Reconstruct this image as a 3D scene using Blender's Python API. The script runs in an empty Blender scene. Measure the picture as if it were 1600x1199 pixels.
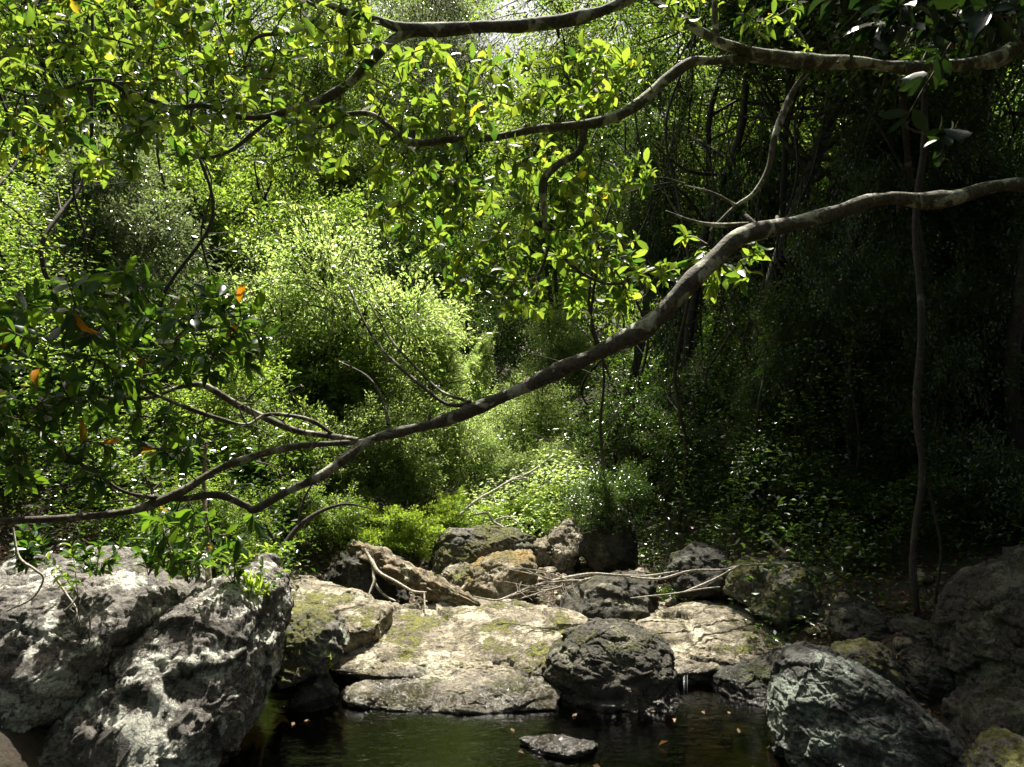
import bpy, math, random
import numpy as np
from mathutils import Vector

# ------------------------------------------------------------------ camera, sky, sun, exposure
sc = bpy.context.scene
COL = sc.collection
F, CX, HZ, H = 1244.0, 800.0, 620.0, 2.2      # focal length in photo pixels, centre, horizon row, eye height
cam = bpy.data.cameras.new('camera'); camo = bpy.data.objects.new('camera', cam); COL.objects.link(camo)
camo.location = (0, 0, H); camo.rotation_euler = (math.pi/2, 0, 0)
cam.sensor_width = 36; cam.lens = 36*F/1600; cam.shift_y = (HZ-599.5)/1600
cam.clip_start = 0.05; cam.clip_end = 2000
sc.camera = camo
SUN_EL, SUN_AZ = 62.0, -3.0                    # high, from behind the scene, a little to the right
w = bpy.data.worlds.new("World"); sc.world = w; w.use_nodes = True
nt = w.node_tree; bg = nt.nodes['Background']
sky = nt.nodes.new('ShaderNodeTexSky'); sky.sky_type = 'NISHITA'; sky.sun_disc = False
sky.sun_elevation = math.radians(SUN_EL); sky.sun_rotation = math.radians(SUN_AZ)
sky.air_density = 1.2; sky.dust_density = 8.0
nt.links.new(sky.outputs[0], bg.inputs[0]); bg.inputs[1].default_value = 0.05
sd = bpy.data.lights.new('sun', 'SUN'); sd.energy = 5.0; sd.angle = math.radians(0.5); sd.color = (1, 0.95, 0.84)
so = bpy.data.objects.new('sun', sd); COL.objects.link(so)
e, a = math.radians(SUN_EL), math.radians(SUN_AZ)
sdir = Vector((math.cos(e)*math.sin(a), math.cos(e)*math.cos(a), math.sin(e)))
so.rotation_euler = sdir.to_track_quat('Z', 'Y').to_euler(); so.location = (0, 0, 30)
sc.view_settings.view_transform = 'Standard'; sc.view_settings.look = 'None'
sc.view_settings.gamma = 1; sc.view_settings.exposure = 1.4
cy = sc.cycles
cy.max_bounces = 6; cy.diffuse_bounces = 3; cy.glossy_bounces = 3; cy.transmission_bounces = 4
cy.transparent_max_bounces = 8; cy.caustics_reflective = False; cy.caustics_refractive = False
cy.sample_clamp_indirect = 6

# ------------------------------------------------------------------ helpers
rs = np.random.RandomState(7)
random.seed(7)
def at(px, py, Y): return np.array([(px-CX)/F*Y, Y, H-(py-HZ)/F*Y])
def onz(px, py, z0, slope, y0):               # where the pixel's ray meets the plane z = z0 + slope (y - y0)
    t = (H-z0+slope*y0)/(slope+(py-HZ)/F)
    return at(px, py, t)
def sstep(a, b, x):
    t = np.clip((x-a)/(b-a), 0, 1); return t*t*(3-2*t)

_tab = np.random.RandomState(3).rand(4096)
def vnoise(p):
    p = np.asarray(p, float); i = np.floor(p).astype(np.int64); f = p-i; f = f*f*(3-2*f)
    def h(a, b, c): return _tab[(a*73856093 ^ b*19349663 ^ c*83492791) & 4095]
    x, y, z = i[:, 0], i[:, 1], i[:, 2]; r = 0
    for dx in (0, 1):
        for dy in (0, 1):
            for dz in (0, 1):
                wgt = (f[:, 0] if dx else 1-f[:, 0])*(f[:, 1] if dy else 1-f[:, 1])*(f[:, 2] if dz else 1-f[:, 2])
                r = r+wgt*h(x+dx, y+dy, z+dz)
    return r*2-1
def fbm(p, o=5, g=0.5):
    s = 0; a = 1; q = np.asarray(p, float)
    for k in range(o): s = s+a*vnoise(q); q = q*2.03+17.7; a *= g
    return s

def mesh(name, V, Fs, mat=None, smooth=True, rnd=None):
    V = np.asarray(V, np.float32)
    me = bpy.data.meshes.new(name)
    if isinstance(Fs, np.ndarray):
        n = Fs.shape[1]
        me.vertices.add(len(V)); me.vertices.foreach_set('co', V.ravel())
        me.loops.add(Fs.size); me.loops.foreach_set('vertex_index', Fs.astype(np.int32).ravel())
        me.polygons.add(len(Fs)); me.polygons.foreach_set('loop_start', np.arange(len(Fs), dtype=np.int32)*n)
        me.update(calc_edges=True)
    else:
        me.from_pydata([tuple(v) for v in V], [], Fs)
    if smooth: me.polygons.foreach_set('use_smooth', np.ones(len(me.polygons), bool))
    if rnd is not None:
        at_ = me.attributes.new('rnd', 'FLOAT', 'POINT'); at_.data.foreach_set('value', np.asarray(rnd, np.float32))
    if mat: me.materials.append(mat)
    me.update()
    return me
def link(name, me, parent=None, loc=None):
    o = bpy.data.objects.new(name, me); COL.objects.link(o)
    if loc is not None: o.location = [float(v) for v in loc]
    if parent: o.parent = parent
    return o
def tag(o, label=None, cat=None, group=None, kind=None):
    if label: o['label'] = label
    if cat: o['category'] = cat
    if group: o['group'] = group
    if kind: o['kind'] = kind
    return o

# ------------------------------------------------------------------ terrain height
def H_arr(x, y):
    x = np.asarray(x, float); y = np.asarray(y, float)
    zb = -0.50+0.35*sstep(5.0, 6.0, y)+0.35*sstep(6, 8, y)+0.30*sstep(8, 11, y)+0.5*sstep(11, 16, y)+np.maximum(y-15, 0)*0.13
    zb = zb+0.9*(1-sstep(0.3, 2.4, y))
    xc = 0.1-0.3*sstep(6, 10, y)
    d = x-xc
    wl = 1.75-0.5*sstep(6, 9, y); wr = 1.5+0.2*sstep(5, 7, y)
    L = np.maximum(-d-wl, 0); R = np.maximum(d-wr, 0)
    z = zb+0.95*sstep(0, 1.3, L)+0.42*np.minimum(L, 30)*sstep(.5, 6, L)
    z = z+0.55*sstep(0, 1.2, R)+0.38*np.minimum(R, 30)*sstep(.3, 6, R)
    n = fbm(np.stack([x*.6, y*.6, x*0+3.1], -1).reshape(-1, 3), 4).reshape(x.shape)
    n2 = fbm(np.stack([x*3.1, y*3.1, x*0+8.1], -1).reshape(-1, 3), 3).reshape(x.shape)
    return z+0.10*n+0.03*n2
def hz(x, y): return float(H_arr(np.array([x]), np.array([y]))[0])

# ------------------------------------------------------------------ materials
def newmat(name):
    m = bpy.data.materials.new(name); m.use_nodes = True
    n = m.node_tree; n.nodes.clear()
    out = n.nodes.new('ShaderNodeOutputMaterial')
    return m, n, out
def ND(n, t, **k):
    x = n.nodes.new('ShaderNode'+t)
    for a_, b in k.items(): setattr(x, a_, b)
    return x
def ramp(n, src, stops, interp='LINEAR'):
    r = ND(n, 'ValToRGB'); r.color_ramp.interpolation = interp
    el = r.color_ramp.elements
    while len(el) > 1: el.remove(el[-1])
    el[0].position = stops[0][0]; c = stops[0][1]; el[0].color = (c[0], c[1], c[2], 1) if not isinstance(c, float) else (c, c, c, 1)
    for p, c in stops[1:]:
        q = el.new(p); q.color = (c[0], c[1], c[2], 1) if not isinstance(c, float) else (c, c, c, 1)
    n.links.new(src, r.inputs[0]); return r.outputs[0]
def noise(n, vec, scale, detail=6, rough=.6, dist=0):
    x = ND(n, 'TexNoise'); x.inputs['Scale'].default_value = scale; x.inputs['Detail'].default_value = detail
    x.inputs['Roughness'].default_value = rough; x.inputs['Distortion'].default_value = dist
    if vec is not None: n.links.new(vec, x.inputs['Vector'])
    return x.outputs[0]
def mixc(n, f, a_, b):
    m = ND(n, 'Mix', data_type='RGBA')
    for s, v in ((0, f), (6, a_), (7, b)):
        if isinstance(v, (tuple, float, int)):
            m.inputs[s].default_value = (v[0], v[1], v[2], 1) if isinstance(v, tuple) else v
        else: n.links.new(v, m.inputs[s])
    return m.outputs[2]
def mth(n, op, a_, b=None):
    m = ND(n, 'Math', operation=op)
    for i, v in ((0, a_), (1, b)):
        if v is None: continue
        if isinstance(v, (int, float)): m.inputs[i].default_value = v
        else: n.links.new(v, m.inputs[i])
    return m.outputs[0]

def leaf_mat(name, d0, d1, t0, t1, rough=.35, tmix=.5, odd=(0.5, 0.3, 0.02), oddat=.975, spec=.5):
    m, n, out = newmat(name)
    at_ = ND(n, 'Attribute', attribute_name='rnd')
    r = at_.outputs['Fac']
    dif = ramp(n, r, [(0, d0), (oddat-.01, d1), (oddat, odd)])
    tr = ramp(n, r, [(0, t0), (oddat-.01, t1), (oddat, odd)])
    p = ND(n, 'BsdfPrincipled'); p.inputs['Roughness'].default_value = rough
    p.inputs['Specular IOR Level'].default_value = spec
    n.links.new(dif, p.inputs['Base Color'])
    t = ND(n, 'BsdfTranslucent'); n.links.new(tr, t.inputs[0])
    mx = ND(n, 'MixShader'); mx.inputs[0].default_value = tmix
    n.links.new(p.outputs[0], mx.inputs[1]); n.links.new(t.outputs[0], mx.inputs[2])
    n.links.new(mx.outputs[0], out.inputs[0]); return m

M = {}
M['leaf_over'] = leaf_mat('overhanging leaf', (.03, .068, .014), (.06, .11, .02), (.09, .22, .02), (.44, .57, .05), .3, .5, (.70, .58, .03), .992)
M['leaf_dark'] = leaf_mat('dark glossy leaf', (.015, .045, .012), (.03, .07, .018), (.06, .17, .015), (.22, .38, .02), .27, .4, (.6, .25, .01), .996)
M['leaf_deep'] = leaf_mat('near-black hanging leaf', (.012, .03, .012), (.02, .045, .016), (.02, .06, .01), (.05, .10, .01), .42, .18, (.5, .3, .01), .99)  # shade of the top right corner put into the leaf colour
M['leaf_bright'] = leaf_mat('bright shrub leaf', (.08, .13, .035), (.17, .23, .085), (.34, .54, .08), (.72, .86, .28), .33, .56, (.5, .55, .15), .99, .7)
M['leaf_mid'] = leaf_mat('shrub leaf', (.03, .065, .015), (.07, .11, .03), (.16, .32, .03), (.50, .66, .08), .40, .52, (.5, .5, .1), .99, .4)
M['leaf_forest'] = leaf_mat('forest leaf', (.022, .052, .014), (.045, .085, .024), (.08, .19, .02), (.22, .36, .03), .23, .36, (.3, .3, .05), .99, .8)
M['leaf_grey'] = leaf_mat('pale glinting leaf', (.06, .085, .045), (.14, .17, .10), (.15, .25, .06), (.38, .46, .17), .24, .36, (.5, .5, .3), .99, .9)
M['fern'] = leaf_mat('fern frond', (.06, .12, .02), (.10, .17, .03), (.40, .62, .04), (.60, .78, .08), .45, .5, (.5, .4, .1), .99)
M['litter'] = leaf_mat('dead leaf', (.09, .05, .025), (.22, .13, .06), (.15, .07, .02), (.25, .15, .05), .6, .25, (.3, .12, .04), .9)
M['grass'] = leaf_mat('grass blade', (.05, .10, .02), (.09, .15, .03), (.35, .52, .04), (.5, .65, .06), .4, .5)

def bark_mat(name, c0, c1, lichen=(.42, .45, .36), la=.6, scale=9, vor=True):
    m, n, out = newmat(name)
    g = ND(n, 'NewGeometry'); v = g.outputs['Position']
    a_ = noise(n, v, scale, 8, .7); b = noise(n, v, scale*.55, 4, .6, .6)
    c = noise(n, v, scale*5, 4, .7)
    col = ramp(n, a_, [(.3, c0), (.7, c1)])
    lm = ramp(n, b, [(la-.03, 0.0), (la+.03, 1.0)])
    col = mixc(n, lm, col, lichen)
    ms = noise(n, v, scale*.8, 4, .6); mm = ramp(n, ms, [(.60, 0.0), (.68, .8)])
    col = mixc(n, mm, col, (.05, .075, .02))
    sp_ = ramp(n, noise(n, v, scale*4, 5, .8), [(.38, .45), (.5, 1.0), (.68, 1.25)])
    vm = ND(n, 'VectorMath', operation='SCALE'); n.links.new(col, vm.inputs[0]); n.links.new(sp_, vm.inputs[3]); col = vm.outputs[0]
    p = ND(n, 'BsdfPrincipled'); p.inputs['Roughness'].default_value = .8
    n.links.new(col, p.inputs['Base Color'])
    bp = ND(n, 'Bump'); bp.inputs['Strength'].default_value = .6; bp.inputs['Distance'].default_value = .02
    n.links.new(mth(n, 'ADD', a_, mth(n, 'MULTIPLY', c, .6)), bp.inputs['Height']); n.links.new(bp.outputs[0], p.inputs['Normal'])
    n.links.new(p.outputs[0], out.inputs[0]); return m
M['bark'] = bark_mat('mottled bark', (.035, .03, .02), (.15, .13, .09), (.44, .44, .33), .555, 13)  # pale lichen patches, increased to suggest the limb's sunlit top as well
M['bark_thin'] = bark_mat('greenish thin bark', (.035, .03, .02), (.12, .105, .065), (.3, .3, .22), .60)
M['bark_dark'] = bark_mat('dark bark', (.018, .014, .010), (.065, .048, .032), (.14, .14, .10), .64)
M['bark_pale'] = bark_mat('bleached wood', (.30, .26, .20), (.55, .50, .42), (.5, .5, .42), .62, 14)
M['bark_log'] = bark_mat('weathered log', (.05, .035, .018), (.27, .21, .12), (.42, .39, .26), .59, 12)
M['bark_fine'] = bark_mat('brown twig', (.06, .04, .025), (.15, .11, .07), (.3, .28, .2), .66, 14)

def rock_mat(name, c0, c1, lichen, lich_at=.55, moss_at=.5, moss=(.09, .095, .012), stain=None, wet=True, sc_=1.0, mossup=.55):
    m, n, out = newmat(name)
    g = ND(n, 'NewGeometry'); v = g.outputs['Position']
    sep = ND(n, 'SeparateXYZ'); n.links.new(g.outputs['Normal'], sep.inputs[0])
    sp = ND(n, 'SeparateXYZ'); n.links.new(v, sp.inputs[0])
    big = noise(n, v, 2.2*sc_, 6, .6); mid = noise(n, v, 7*sc_, 10, .72); fine = noise(n, v, 38*sc_, 6, .7)
    col = ramp(n, mid, [(.30, c0), (.52, tuple((x+y)/2 for x, y in zip(c0, c1))), (.70, c1)])
    gr = ramp(n, noise(n, v, 52*sc_, 4, .75), [(.36, .30), (.46, .85), (.60, 1.0), (.72, 1.35)])
    # dark pits and streaks of old lichen crust
    dk = ramp(n, noise(n, v, 13*sc_, 8, .75, .5), [(.40, .8), (.50, 0.0)])
    col = mixc(n, dk, col, (c0[0]*.35, c0[1]*.35, c0[2]*.33))
    la = mth(n, 'ADD', mth(n, 'MULTIPLY', noise(n, v, 3.1*sc_, 3, .5, .8), .5), mth(n, 'MULTIPLY', noise(n, v, 15*sc_, 10, .8, .4), .5))
    lm = ramp(n, la, [(lich_at-.02, 0.0), (lich_at+.015, 1.0)])
    lc = ramp(n, fine, [(.35, tuple(x*.65 for x in lichen)), (.62, lichen)])
    col = mixc(n, lm, col, lc)
    mo = mth(n, 'ADD', mth(n, 'MULTIPLY', noise(n, v, 2.7*sc_, 8, .7, .3), 1.0), mth(n, 'ADD', mth(n, 'MULTIPLY', sep.outputs[2], .12), mth(n, 'MULTIPLY', mth(n, 'SUBTRACT', noise(n, v, 26*sc_, 5, .75), .5), .5)))
    mm = ramp(n, mo, [(moss_at+.12, 0.0), (moss_at+.18, 1.0)])
    up = ramp(n, sep.outputs[2], [(-.2, 0.0), (mossup, 1.0)])
    mc = ramp(n, fine, [(.3, tuple(x*.45 for x in moss)), (.7, tuple(min(1, x*1.7) for x in moss))])
    col = mixc(n, mth(n, 'MULTIPLY', mm, up), col, mc)
    if stain:
        sm = ramp(n, noise(n, v, 3.3*sc_, 6, .6, .5), [(.50, 0.0), (.58, .85)])
        col = mixc(n, sm, col, stain)
    vm = ND(n, 'VectorMath', operation='SCALE'); n.links.new(col, vm.inputs[0]); n.links.new(gr, vm.inputs[3]); col = vm.outputs[0]
    p = ND(n, 'BsdfPrincipled'); rough = .82
    if wet:
        z = mth(n, 'ADD', sp.outputs[2], mth(n, 'MULTIPLY', big, -.16))
        wm = ramp(n, z, [(0.0, 1.0), (.06, 0.0)])
        wcol = mixc(n, wm, col, mixc(n, .72, col, (.012, .010, .007)))
        n.links.new(wcol, p.inputs['Base Color'])
        n.links.new(ramp(n, wm, [(0, .82), (1, .22)]), p.inputs['Roughness'])
    else:
        n.links.new(col, p.inputs['Base Color']); p.inputs['Roughness'].default_value = rough
    bp = ND(n, 'Bump'); bp.inputs['Strength'].default_value = 1.0; bp.inputs['Distance'].default_value = .03
    hh = mth(n, 'ADD', mid, mth(n, 'MULTIPLY', fine, .55)); hh = mth(n, 'ADD', hh, mth(n, 'MULTIPLY', mm, .35)); hh = mth(n, 'ADD', hh, mth(n, 'MULTIPLY', gr, .12))
    n.links.new(hh, bp.inputs['Height']); n.links.new(bp.outputs[0], p.inputs['Normal'])
    n.links.new(p.outputs[0], out.inputs[0]); return m
M['rock_pale'] = rock_mat('pale boulder stone', (.04, .034, .028), (.34, .31, .27), (.72, .72, .62), .535, .60)  # real lichen, whitened over a darkened base to suggest sun dapples and shadow
M['rock_slab'] = rock_mat('creek slab stone', (.08, .065, .04), (.52, .45, .32), (.64, .59, .43), .54, .53, (.13, .13, .015))
M['rock_moss'] = rock_mat('mossy stone', (.09, .08, .07), (.30, .28, .23), (.40, .42, .32), .57, .42, (.09, .09, .012))
M['rock_wetslab'] = rock_mat('smooth grey creek stone', (.10, .09, .08), (.30, .275, .23), (.42, .39, .31), .60, .58, (.10, .09, .02))
M['rock_wet'] = rock_mat('dark mossy creek stone', (.03, .027, .02), (.13, .12, .085), (.30, .29, .19), .58, .54, (.07, .07, .01))  # mossy stone with backlit and deep shade put into its colour
M['rock_teal'] = rock_mat('teal lichen stone', (.03, .03, .028), (.14, .14, .12), (.25, .29, .235), .525, .60, (.05, .06, .012))
M['rock_dark'] = rock_mat('dark stone', (.02, .018, .015), (.085, .078, .06), (.15, .16, .11), .55, .52, (.05, .06, .012))  # albedo lowered so the shade on these rocks sits in the colour
M['rock_gold'] = rock_mat('golden stained stone', (.22, .17, .09), (.42, .36, .24), (.50, .46, .34), .56, .52, (.16, .13, .01), stain=(.30, .20, .05), wet=False)

def ground_mat():
    m, n, out = newmat('forest soil')
    g = ND(n, 'NewGeometry'); v = g.outputs['Position']
    a_ = noise(n, v, 6, 10, .75); b = noise(n, v, 30, 6, .7); c = noise(n, v, 1.3, 5, .6)
    col = ramp(n, a_, [(.3, (.02, .014, .009)), (.55, (.045, .032, .018)), (.75, (.10, .07, .04))])
    col = mixc(n, ramp(n, c, [(.48, 0.0), (.6, .5)]), col, (.025, .035, .010))
    p = ND(n, 'BsdfPrincipled'); p.inputs['Roughness'].default_value = .9
    n.links.new(col, p.inputs['Base Color'])
    bp = ND(n, 'Bump'); bp.inputs['Strength'].default_value = .8; bp.inputs['Distance'].default_value = .04
    n.links.new(mth(n, 'ADD', a_, mth(n, 'MULTIPLY', b, .4)), bp.inputs['Height']); n.links.new(bp.outputs[0], p.inputs['Normal'])
    n.links.new(p.outputs[0], out.inputs[0]); return m
M['soil'] = ground_mat()

def water_mat():
    m, n, out = newmat('creek water')
    g = ND(n, 'NewGeometry'); v = g.outputs['Position']
    mp = ND(n, 'Mapping'); mp.inputs['Scale'].default_value = (1.0, 2.2, 1); n.links.new(v, mp.inputs[0])
    b = noise(n, mp.outputs[0], 4.5, 4, .6); c = noise(n, mp.outputs[0], 22, 3, .6)
    bp = ND(n, 'Bump'); bp.inputs['Strength'].default_value = .6; bp.inputs['Distance'].default_value = .014
    n.links.new(mth(n, 'ADD', b, mth(n, 'MULTIPLY', c, .14)), bp.inputs['Height'])
    tr = ND(n, 'BsdfTransparent'); tr.inputs[0].default_value = (.24, .23, .12, 1)
    gl = ND(n, 'BsdfGlossy'); gl.inputs['Roughness'].default_value = .015; gl.inputs['Color'].default_value = (1, 1, 1, 1)
    n.links.new(bp.outputs[0], gl.inputs['Normal'])
    fr = ND(n, 'Fresnel'); fr.inputs[0].default_value = 1.6; n.links.new(bp.outputs[0], fr.inputs['Normal'])
    mx = ND(n, 'MixShader'); n.links.new(fr.outputs[0], mx.inputs[0])
    n.links.new(tr.outputs[0], mx.inputs[1]); n.links.new(gl.outputs[0], mx.inputs[2])
    n.links.new(mx.outputs[0], out.inputs[0]); return m
M['water'] = water_mat()
def foam_mat():
    m, n, out = newmat('falling water')
    p = ND(n, 'BsdfPrincipled'); p.inputs['Base Color'].default_value = (.75, .8, .85, 1); p.inputs['Roughness'].default_value = .08
    p.inputs['Transmission Weight'].default_value = .55; p.inputs['IOR'].default_value = 1.33
    n.links.new(p.outputs[0], out.inputs[0]); return m
M['foam'] = foam_mat()

# ------------------------------------------------------------------ ground and water
N = 520
u = np.linspace(-1, 1, N)
gx = 7*u+150*u**5; gy = 7.5+7*u+150*u**5
X, Y = np.meshgrid(gx, gy)
Z = H_arr(X, Y)
V = np.stack([X, Y, Z], -1).reshape(-1, 3)
i = np.arange(N*N).reshape(N, N)
Q = np.stack([i[:-1, :-1], i[:-1, 1:], i[1:, 1:], i[1:, :-1]], -1).reshape(-1, 4)
tag(link('ground', mesh('ground', V, Q, M['soil'])), 'brown forest floor and creek bed under the rocks', 'ground', kind='structure')
nx = 60
X, Y = np.meshgrid(np.linspace(-7, 7, nx), np.linspace(-6, 6.3, nx)); i = np.arange(nx*nx).reshape(nx, nx)
Q = np.stack([i[:-1, :-1], i[:-1, 1:], i[1:, 1:], i[1:, :-1]], -1).reshape(-1, 4)
tag(link('water', mesh('water', np.stack([X, Y, X*0], -1).reshape(-1, 3), Q, M['water'])), 'still dark creek pool reflecting green leaves', 'water', kind='structure')

# ------------------------------------------------------------------ rocks
def sphere_grid(nu, nv):
    # cube-sphere: even quads, no poles
    V, Fq, idx = [], [], {}
    n = nu
    for ax in range(3):
        for s in (-1, 1):
            t = np.tan(np.linspace(-1, 1, n+1)*math.pi/4)
            A, B = np.meshgrid(t, t); C = np.full_like(A, s)
            P = [None]*3; P[ax] = C; P[(ax+1) % 3] = A if s > 0 else B; P[(ax+2) % 3] = B if s > 0 else A
            P = np.stack(P, -1).reshape(-1, 3); P /= np.linalg.norm(P, axis=1)[:, None]
            k = sum(len(v) for v in V); i = np.arange((n+1)**2).reshape(n+1, n+1)+k
            V.append(P); Fq.append(np.stack([i[:-1, :-1], i[:-1, 1:], i[1:, 1:], i[1:, :-1]], -1).reshape(-1, 4))
    V = np.concatenate(V); Fq = np.concatenate(Fq)
    key = np.round(V*1e5).astype(np.int64); _, first, inv = np.unique(key, axis=0, return_index=True, return_inverse=True)
    return V[first], inv.reshape(-1)[Fq]
SPH = {n: sphere_grid(n, n) for n in (24, 48, 90, 150)}
def radial(poly, nang=180, sm=1):
    poly = np.asarray(poly, float)
    # area centroid
    x, y = poly[:, 0], poly[:, 1]; x1, y1 = np.roll(x, -1), np.roll(y, -1); cr = x*y1-x1*y; A = cr.sum()/2
    c = np.array([((x+x1)*cr).sum()/(6*A), ((y+y1)*cr).sum()/(6*A)])
    q = poly-c; th = np.linspace(-math.pi, math.pi, nang, endpoint=False); R = np.zeros(nang)
    for k, t in enumerate(th):
        d = np.array([math.cos(t), math.sin(t)]); best = 0
        for a_, b in zip(q, np.roll(q, -1, 0)):
            e_ = b-a_; den = d[0]*e_[1]-d[1]*e_[0]
            if abs(den) < 1e-9: continue
            r = (a_[0]*e_[1]-a_[1]*e_[0])/den; s = (a_[0]*d[1]-a_[1]*d[0])/den
            if -1e-6 <= s <= 1+1e-6 and r > best: best = r
        R[k] = best
    for _ in range(sm): R = (np.roll(R, 1)+2*R+np.roll(R, -1))/4
    return c, th, R
def voro(p):
    i = np.floor(p).astype(np.int64); n = len(p); f1 = np.full(n, 9.); f2 = np.full(n, 9.); cr = np.zeros(n); best = np.zeros((n, 3))
    for dx in (-1, 0, 1):
        for dy in (-1, 0, 1):
            for dz in (-1, 0, 1):
                c = i+np.array([dx, dy, dz]); h = c[:, 0]*73856093 ^ c[:, 1]*19349663 ^ c[:, 2]*83492791
                o = np.stack([_tab[h & 4095], _tab[(h*7+13) & 4095], _tab[(h*31+101) & 4095]], -1)
                v = p-(c+o); d = (v**2).sum(1)**.5; m = d < f1
                f2 = np.where(m, f1, np.minimum(f2, d)); f1 = np.where(m, d, f1)
                g = o[:, ::-1]*2-1; cr = np.where(m, _tab[(h*5+77) & 4095]-.5+.9*(v*g).sum(1), cr)
    return f1, f2, cr
def craggy(P, size, amp, seed, strata=.0, freq=1.0, det=1.0):
    q = P/size*freq+seed*7.3
    n = fbm(q*2.2, 6, .55)
    rid = 1-np.abs(fbm(q*3.1+9, 4, .5))*1.6
    st = vnoise(np.stack([P[:, 0]*.8/size+seed, P[:, 1]*.8/size, (P[:, 2]+.25*P[:, 0])*14/size+seed], -1)+.3*n[:, None])
    wp = P+.03*np.stack([fbm(P*5+k*9, 3) for k in range(3)], -1)
    wp = wp+np.outer(wp[:, 2]*0+1, [0, 0, 0]); q1 = np.stack([wp[:, 0], wp[:, 1], wp[:, 2]*1.8+.4*wp[:, 0]], -1)
    f1, f2, c1 = voro(q1*2.6/max(size, .35)*.8+seed); g1, g2, c2 = voro(q1*9+seed)
    k1 = np.minimum((f2-f1)/.10, 1)-1; k2 = np.minimum((g2-g1)/.12, 1)-1
    fine = fbm(P*14+seed, 4, .6)
    h1, h2, c3 = voro(q1*24+seed+3)
    return amp*size*(n*.5-np.maximum(rid-.8, 0)*.3+strata*st)+size*.05*np.clip(c1, -.8, .8)*(amp/.05)**.5+det*(.008*k1+.015*np.clip(c2, -.7, .7)+.006*k2+.006*np.clip(c3, -.7, .7)+.005*fine)
def finish_rock(name, P, Fq, mat, label, cat, seed, amp, size, strata, group=None):
    me = mesh(name, P, Fq, mat)
    nrm = np.empty(len(P)*3, np.float32); me.vertices.foreach_get('normal', nrm); nrm = nrm.reshape(-1, 3)
    P = P+nrm*craggy(P, size, amp, seed, strata, 1.0, .7 if 'slab' in name else 1.0)[:, None]
    c = P.mean(0); c[2] = P[:, 2].min()
    me.vertices.foreach_set('co', (P-c).astype(np.float32).ravel()); me.update()
    return tag(link(name, me, loc=c), label, cat, group)
def rock(label, poly, Y, D, mat='rock_dark', res=48, seed=1, amp=.07, lean=.3, strata=.25, box=.62, name='boulder', cat='boulder', group=None, facets=5):
    """a boulder whose outline in the xz plane at distance Y is poly (photo pixels); D is its half depth, lean tips it back"""
    W = np.array([at(px, py, Y) for px, py in poly])[:, [0, 2]]
    c, th, R = radial(W)
    S, Fq = SPH[res]
    t = np.arctan2(S[:, 2], S[:, 0]); rho = np.clip(np.hypot(S[:, 0], S[:, 2]), 0, 1)
    Rt = np.interp(t, np.append(th, math.pi), np.append(R, R[0]))
    rr = rho**box
    P = np.stack([c[0]+Rt*rr*np.cos(t), Y+D*np.sign(S[:, 1])*np.abs(S[:, 1])**.85, c[1]+Rt*rr*np.sin(t)], -1)
    P[:, 1] += lean*(P[:, 2]-c[1])
    r = np.random.RandomState(seed*13+1); cc = np.array([c[0], Y, c[1]])
    size = float(R.mean())
    for _ in range(facets):                    # planar breaks
        d = r.normal(size=3); d[1] = -abs(d[1]); d[2] = abs(d[2])*.8; d /= np.linalg.norm(d)
        s = (P-cc)@d; lim = np.quantile(s, .90)
        P = P-np.outer(np.maximum(s-lim, 0)*.85, d)
    return finish_rock(name, P, Fq, M[mat], label, cat, seed, amp, size*1.3, strata, group)
def slab(label, poly, z0, slope, y0, T, mat='rock_slab', res=90, seed=1, amp=.05, dome=.12, strata=.5, name='rock_slab', cat='rock slab', box=.6):
    W = np.array([onz(px, py, z0, slope, y0) for px, py in poly])[:, [0, 1]]
    c, th, R = radial(W)
    S, Fq = SPH[res]
    t = np.arctan2(S[:, 1], S[:, 0]); rho = np.clip(np.hypot(S[:, 0], S[:, 1]), 0, 1)
    Rt = np.interp(t, np.append(th, math.pi), np.append(R, R[0])); rr = rho**box
    x = c[0]+Rt*rr*np.cos(t); y = c[1]+Rt*rr*np.sin(t)
    z = z0+slope*(y-y0)+np.where(S[:, 2] > 0, dome*(S[:, 2]**1.2), T*S[:, 2])
    P = np.stack([x, y, z], -1)
    return finish_rock(name, P, Fq, M[mat], label, cat, seed, amp, 1.0, strata)

rock('big pale lichen-spotted boulder below the diagonal crack at the left of the pool',
     [(268, 948), (310, 915), (370, 905), (402, 935), (415, 1010), (410, 1080), (385, 1150), (360, 1215), (270, 1240), (190, 1225), (140, 1180), (105, 1130), (135, 1080), (200, 1010)],
     5.05, .75, 'rock_pale', 150, 3, .05, .75, .2, .42, facets=0)
rock('broad pale boulder above the diagonal crack, under the shrubs at left',
     [(-90, 920), (-20, 895), (100, 892), (180, 895), (270, 918), (293, 940), (224, 1022), (160, 1086), (80, 1130), (-60, 1140), (-140, 1020)],
     5.15, .8, 'rock_pale', 150, 5, .05, .85, .2, .45, facets=0)
rock('dark undercut boulder low in the bottom left corner',
     [(-120, 1165), (30, 1175), (110, 1205), (150, 1290), (0, 1370), (-180, 1340)], 4.4, .45, 'rock_wet', 48, 8, .05, .2)
slab('long sunlit mossy ledge running back from the left boulder', [(418, 905), (470, 893), (560, 925), (612, 945), (585, 985), (530, 1000), (470, 1000), (425, 985)],
     .30, .15, 6.22, .35, 'rock_slab', 150, 11, .03, .07)
rock('rough rounded rock with pale top beside the dark hollow, left of the main slab',
     [(428, 1000), (440, 972), (480, 960), (530, 975), (545, 1005), (520, 1040), (450, 1060), (425, 1040)], 5.9, .3, 'rock_moss', 48, 12, .08, .4)
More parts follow.
